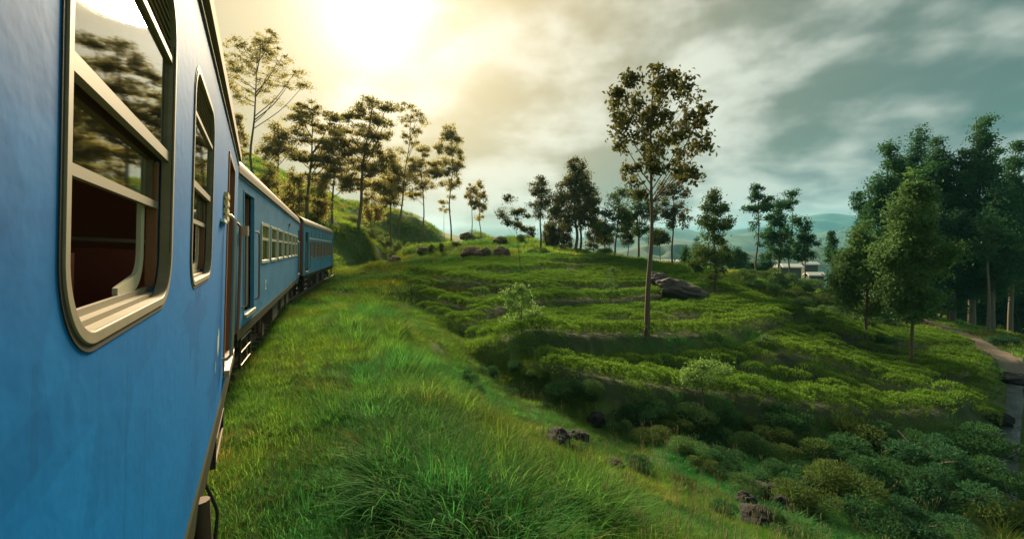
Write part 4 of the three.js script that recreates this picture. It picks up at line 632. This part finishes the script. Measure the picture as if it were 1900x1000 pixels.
[[1106, 790, 26, 26, 'round dark wet rock on the grass bench below the tea'], [1072, 818, 32, 20, 'rounded black rock with a white speck in the hollow'], [1035, 826, 44, 30, 'jagged black rock pile beside the rounded black rock'], [1140, 872, 30, 20, 'dark rock under the leafy clump in the hollow'], [1385, 940, 30, 24, 'small dark rock at the bottom near the edge of the view'], [1420, 925, 46, 28, 'tilted slab rock low in the hollow'], [1400, 975, 52, 34, 'lowest dark rock of the view'], [1450, 955, 26, 34, 'narrow dark rock right of the lowest one'], [1885, 712, 40, 18, 'grey stone where the stream leaves the road'], [1858, 790, 30, 24, 'stone at the left lip of the stream']].forEach(([x, y, w, h, l], i) => rock('rock', x, y, w * 1.25, h * 1.0, wetStone, l, 30 + i, i * 0.8));

// ------------------------------------------------------------------ tea bushes, grass
function scatter(name, geos, mat, list, label, category, group) {
  geos.forEach((g, k) => {
    const mine = list.filter((_, i) => i % geos.length === k), m = new THREE.InstancedMesh(g, mat, mine.length), q = new THREE.Matrix4();
    mine.forEach((e, i) => { q.compose(e.p, e.q ?? new THREE.Quaternion().setFromEuler(new THREE.Euler(e.tx ?? 0, e.r, e.tz ?? 0)), e.s); m.setMatrixAt(i, q); m.setColorAt(i, e.c); });
    m.name = numbered(name); m.castShadow = m.receiveShadow = true; scene.add(m); tag(m, label[k] ?? label[0], category, group, 'stuff');
  });
}
{
  const geos = [1, 2, 3].map((k) => {
    seed(300 + k); const L = new Leaves();
    for (let i = 0; i < 330; i++) { const a = rr(0, 6.283), u = Math.sqrt(rnd()), top = rnd() < 0.7, r = top ? u * 0.5 : 0.5 + 0.05 * gauss(), y = top ? 0.62 - 0.16 * u * u + 0.05 * gauss() : rr(0.12, 0.5), t = rr(0.7, 1.25), ye = rr(-0.06, 0.12); L.add(V(Math.cos(a) * r, y, Math.sin(a) * r), V(Math.cos(a) * u + gauss() * 0.5, 0.7 + gauss() * 0.5, Math.sin(a) * u + gauss() * 0.5), rndDir(), rr(0.07, 0.13), rr(0.035, 0.06), [t * (1 + ye), t, t * (1 - ye)]); }
    return L.geometry();
  });
  seed(40); const list = [];
  for (const [k, plot] of teaPlots.entries()) {
    const xs = plot.map((p) => p.x), zs = plot.map((p) => p.z), turn = k ? 0.40 : -0.10, ca = Math.cos(turn), sa = Math.sin(turn), R = 90, cx = (Math.min(...xs) + Math.max(...xs)) / 2, cz = (Math.min(...zs) + Math.max(...zs)) / 2;
    for (let i = -R; i < R; i += 0.58) for (let j = -R; j < R; j += 0.98) {
      const wv = 0.7 * Math.sin(i * 0.13 + k) + 0.3 * Math.sin(i * 0.31), x = cx + ca * i - sa * (j + wv) + gauss() * 0.06, z = cz + sa * i + ca * (j + wv) + gauss() * 0.05;
      if (!inside(plot, x, z)) continue;
      const d = nearGap(x, z), gapw = 0.24 + 0.005 * -z; if (d < gapw) continue; if (rnd() < 0.005) continue;
      const bigger = 1 + 0.006 * -z, tn = 1 + 0.5 * fbm(x * 0.25, z * 0.25, 3, 3) + rr(-0.12, 0.12), ye = 0.25 * fbm(x * 0.12, z * 0.12, 9, 2);
      list.push({ p: V(x, H(x, z) - 0.04, z), r: (rnd() < 0.5 ? 0 : Math.PI) - turn + gauss() * 0.15, s: V(rr(0.95, 1.12), rr(0.98, 1.14), rr(0.84, 0.96)), c: new THREE.Color((1 + ye) * tn, tn, tn * 0.9) });
    }
  }
  scatter('tea_bushes', geos, leafMat(0.11, 0.215, 0.03, 0.42), list, ['clipped tea bushes in terraced rows over the knoll'], 'tea bushes', 'tea bushes of the two plots');
}
function blades(k, n, h0, h1, w, spread, arch, segs) {
  seed(k); const p = [], c = [], idx = [];
  for (let b = 0; b < n; b++) {
    const a = rr(0, 6.283), r = spread * Math.sqrt(rnd()), h = rr(h0, h1), bx = Math.cos(a) * r, bz = Math.sin(a) * r, la = a + gauss() * 0.9, lean = arch * rr(0.3, 1.2) * h, fx = Math.cos(la), fz = Math.sin(la), ww = w * rr(0.7, 1.3), t = rr(0.7, 1.3), ye = rr(-0.08, 0.16), k0 = p.length / 3;
    for (let s = 0; s <= segs; s++) { const f = s / segs, y = h * (f - 0.35 * arch * f * f), o = lean * f * f, hw = ww * (1 - f * f) * 0.5 + (s === segs ? 0 : 0.0008); for (const e of [-1, 1]) { p.push(bx + fx * o - fz * hw * e, y, bz + fz * o + fx * hw * e); c.push(t * (1 + ye), t, t * (1 - ye)); } if (s < segs) { const q = k0 + s * 2; idx.push(q, q + 1, q + 2); if (s < segs - 1) idx.push(q + 1, q + 3, q + 2); } }
  }
  const g = new THREE.BufferGeometry(); g.setAttribute('position', new THREE.Float32BufferAttribute(p, 3)); g.setAttribute('color', new THREE.Float32BufferAttribute(c, 3)); g.setIndex(idx); g.computeVertexNormals(); return g;
}
{
  seed(50); const short = [], long = [], far = [];
  const N = 13500, r0 = 2.0, r1 = 118, up = V(0, 1, 0), lushSpots = [[690, 800, 1.1], [820, 860, 1.0], [700, 930, 1.0], [560, 900, 0.7], [900, 960, 0.8], [640, 700, 1.0], [1600, 880, 2.4], [1720, 930, 2.4], [1480, 960, 1.8], [1300, 860, 2.2], [1240, 960, 1.2], [1400, 900, 2.2], [1100, 960, 0.9], [1850, 920, 2.5]].map(([x, y, r]) => { const p = groundPx(x, y); p.r = r; return p; });
  const sunWashDrySpots = [[640, 560, 5], [760, 540, 6], [560, 640, 2.6], [700, 620, 3], [820, 600, 4], [760, 480, 16], [520, 760, 1.2], [480, 860, 0.9], [480, 700, 1.5], [500, 960, 0.6]].map(([x, y, r]) => { const p = groundPx(x, y); p.r = r; return p; });  // dull trackside spots; those on the bank paint a warm sun wash into the grass
  const spot = (list, x, z) => { let v = 0; for (const p of list) v = Math.max(v, Math.exp(-((x - p.x) ** 2 + (z - p.z) ** 2) / (p.r * p.r))); return v; };
  for (let i = 0; i < N; i++) {
    const r = Math.pow(lerp(Math.pow(r0, 0.4), Math.pow(r1, 0.4), rnd()), 2.5), a = rr(-60, 58) * rad, x = Math.sin(a) * r, z = -Math.cos(a) * r, n = nearestOn(railPath, x, z);
    if (n.z > -38 && n.d < 1.08) continue;
    if (r > 8 && nearestOn(roadLine, x, z).d < 1.2) continue;
    if (r < 45 && nearestOn(stream, x, z).d < 0.6) continue;
    if (r > 9 && inTea(x, z) && (nearGap(x, z) > 0.4 || rnd() < 0.7)) continue;
    if (rocks.some((k) => Math.hypot(x - k.x, z - k.z) < k.r)) continue;
    const y = H(x, z), e = 0.25, nrm = V(H(x - e, z) - H(x + e, z), 2 * e, H(x, z - e) - H(x, z + e)).normalize();
    const lush = fbm(x * 0.33 + 2, z * 0.33, 12, 3) + 0.8 * spot(lushSpots, x, z), dry = fbm(x * 0.22, z * 0.22 + 7, 31, 3) + 0.12 * spot(sunWashDrySpots, x, z), sc = r < 9 ? 1 : Math.pow(r / 9, 0.6), trodden = n.right > 0 ? 1 - smooth(2.5, 3.5, n.d + 0.7 * fbm(x * 0.8, z * 0.8, 21, 2)) : 0, hollow = n.right > 0 && n.z > -24 ? smooth(4.6, 6.2, n.d) : 0;
    const hillside = (n.right < 0 && r > 20) || (r > 36 && y > 4.3), tone = rr(0.75, 1.25) * (hillside ? 0.95 : 1) * (1 - 0.25 * clamp(lush));
    const yel = hillside ? rr(0.3, 0.7) : clamp(0.36 + 1.2 * dry + 0.18 * gauss() - 0.4 * clamp(lush) + 0.14 * trodden), dead = rnd() < 0.025 + 0.04 * trodden;
    const c = dead ? new THREE.Color(1.7 * tone, 0.85 * tone, 1.5 * tone) : new THREE.Color(lerp(0.36, 1.42, yel) * tone, lerp(0.90, 1.0, yel) * tone, (lerp(1.3, 0.5, yel) + 0.5 * clamp(lush)) * tone);
    const q = new THREE.Quaternion().setFromUnitVectors(up, nrm.lerp(up, 0.3).normalize()).multiply(new THREE.Quaternion().setFromAxisAngle(up, rr(0, 6.28)));
    const item = { p: V(x, y - 0.02, z), q, s: V(sc, sc * rr(0.7, 1.3) * (1 - 0.5 * hollow) * (1 - 0.32 * trodden), sc), c };
    if (r > 26) far.push(item); else if (lush > 0.16 && trodden < 0.5 && rnd() < 0.5 && (hollow < 0.4 || (x > 4.5 && rnd() < 0.5))) long.push(item); else short.push(item);
  }
  const gm = leafMat(0.145, 0.27, 0.034, 0.55), hm = leafMat(0.17, 0.25, 0.035, 0.66);
  scatter('grass', [blades(1, 330, 0.10, 0.30, 0.0055, 0.38, 0.45, 3), blades(2, 330, 0.08, 0.24, 0.005, 0.40, 0.55, 3), blades(7, 300, 0.10, 0.40, 0.0055, 0.40, 0.5, 3)], gm, short, ['short meadow grass covering the bank and hollow'], 'grass', 'grass of the embankment');
  scatter('tall_grass', [blades(3, 120, 0.28, 0.78, 0.009, 0.32, 0.75, 5), blades(4, 110, 0.25, 0.66, 0.010, 0.32, 0.95, 5)], gm, long, ['long arching grass blades in lush patches on the bank'], 'tall grass', 'long grass of the embankment');
  // seed heads and small white weed flowers standing out of the grass
  const stalk = (k, head, tone) => { seed(k); const parts = []; for (let i = 0; i < 4; i++) { const b = V(gauss() * 0.05, 0, gauss() * 0.05), h = rr(0.35, 0.7), t = b.clone().add(V(gauss() * 0.12, h, gauss() * 0.12)); parts.push(limb([b, b.clone().lerp(t, 0.5).add(V(gauss() * 0.03, 0.02, 0)), t], 0.0022, 0.0014, 4).toNonIndexed()); parts.push(new THREE.SphereGeometry(1, 6, 5).scale(head[0], head[1], head[0]).translate(t.x, t.y, t.z).toNonIndexed()); } return mergeGeometries(parts); };
  seed(77); const stalks = [], flowers = [];
  for (let i = 0; i < 620; i++) { const r = rr(2.6, 18), a = rr(-34, 48) * rad, x = Math.sin(a) * r, z = -Math.cos(a) * r, n = nearestOn(railPath, x, z); if (n.d < 1.7 || inTea(x, z)) continue; stalks.push({ p: V(x, H(x, z), z), r: rr(0, 6.28), s: V(1, rr(0.7, 1.1), 1), c: new THREE.Color(1, 1, 1) }); }
  scatter('seed_stalks', [stalk(1, [0.006, 0.035]), stalk(2, [0.005, 0.045])], std(0.30, 0.24, 0.11, 0.9), stalks, ['dry brown seed heads standing thinly in the bank grass'], 'seed heads', 'dry seed heads in the grass');
  scatter('hill_grass', [blades(5, 170, 0.10, 0.26, 0.011, 0.42, 0.5, 2), blades(6, 170, 0.08, 0.22, 0.011, 0.42, 0.6, 2)], hm, far, ['grass over the hill beyond the train'], 'grass', 'grass of the hill');
}

// ------------------------------------------------------------------ far houses with pale roofs
const pale = std(0.6, 0.6, 0.58, 0.5), houseWall = std(0.06, 0.075, 0.065, 0.85), houseDark = std(0.04, 0.045, 0.05, 0.6);
function house(px, py, Z, w, l, h, turn, label) {
  const p = at(px, py, Z), t = thing('house', label, 'house', 'pale roofed houses in the valley'); t.position.set(p.x, p.y - h, p.z); t.rotation.y = turn;
  part('wall', new THREE.BoxGeometry(w, h + 14, l).translate(0, h / 2 - 7, 0), houseWall, t);
  const s = new THREE.Shape(); s.moveTo(-w / 2 - 0.5, h - 0.2); s.lineTo(0, h + w * 0.22); s.lineTo(w / 2 + 0.5, h - 0.2); s.lineTo(w / 2 + 0.5, h + 0.05); s.lineTo(0, h + w * 0.22 + 0.25); s.lineTo(-w / 2 - 0.5, h + 0.05);
  part('roof', new THREE.ExtrudeGeometry(s, { depth: l + 0.8, bevelEnabled: false }).translate(0, 0, -l / 2 - 0.4), pale, t);
  for (let i = 0; i < 3; i++) part('window', new THREE.BoxGeometry(0.06, 1.2, 1.1).translate(-w / 2 - 0.02, h * 0.5, -l / 3 + i * l / 3), houseDark, t);
}
house(1221, 489, 110, 4, 7, 1.4, 1.2, 'white roofed building right of the tallest trunk');
house(1266, 486, 120, 2, 2.4, 1.2, 1.4, 'small white roof right of the thin bare stem');
house(1468, 495, 110, 2.6, 4, 1.0, 1.3, 'long pale roof seen through the valley trees');
house(1503, 490, 120, 2.2, 3.2, 1.2, 1.5, 'dark fronted roof at the valley gap');
house(1512, 510, 100, 2, 3, 0.8, 1.4, 'low white roof in front of the valley gap');
house(1432, 496, 112, 2.4, 3, 1.2, 1.1, 'tiny pale roof left of the long pale roof');
house(1622, 558, 60, 3, 3.6, 2.4, 0.9, 'white roof among the trees at the left foot of the grove');

renderer.render(scene, camera);
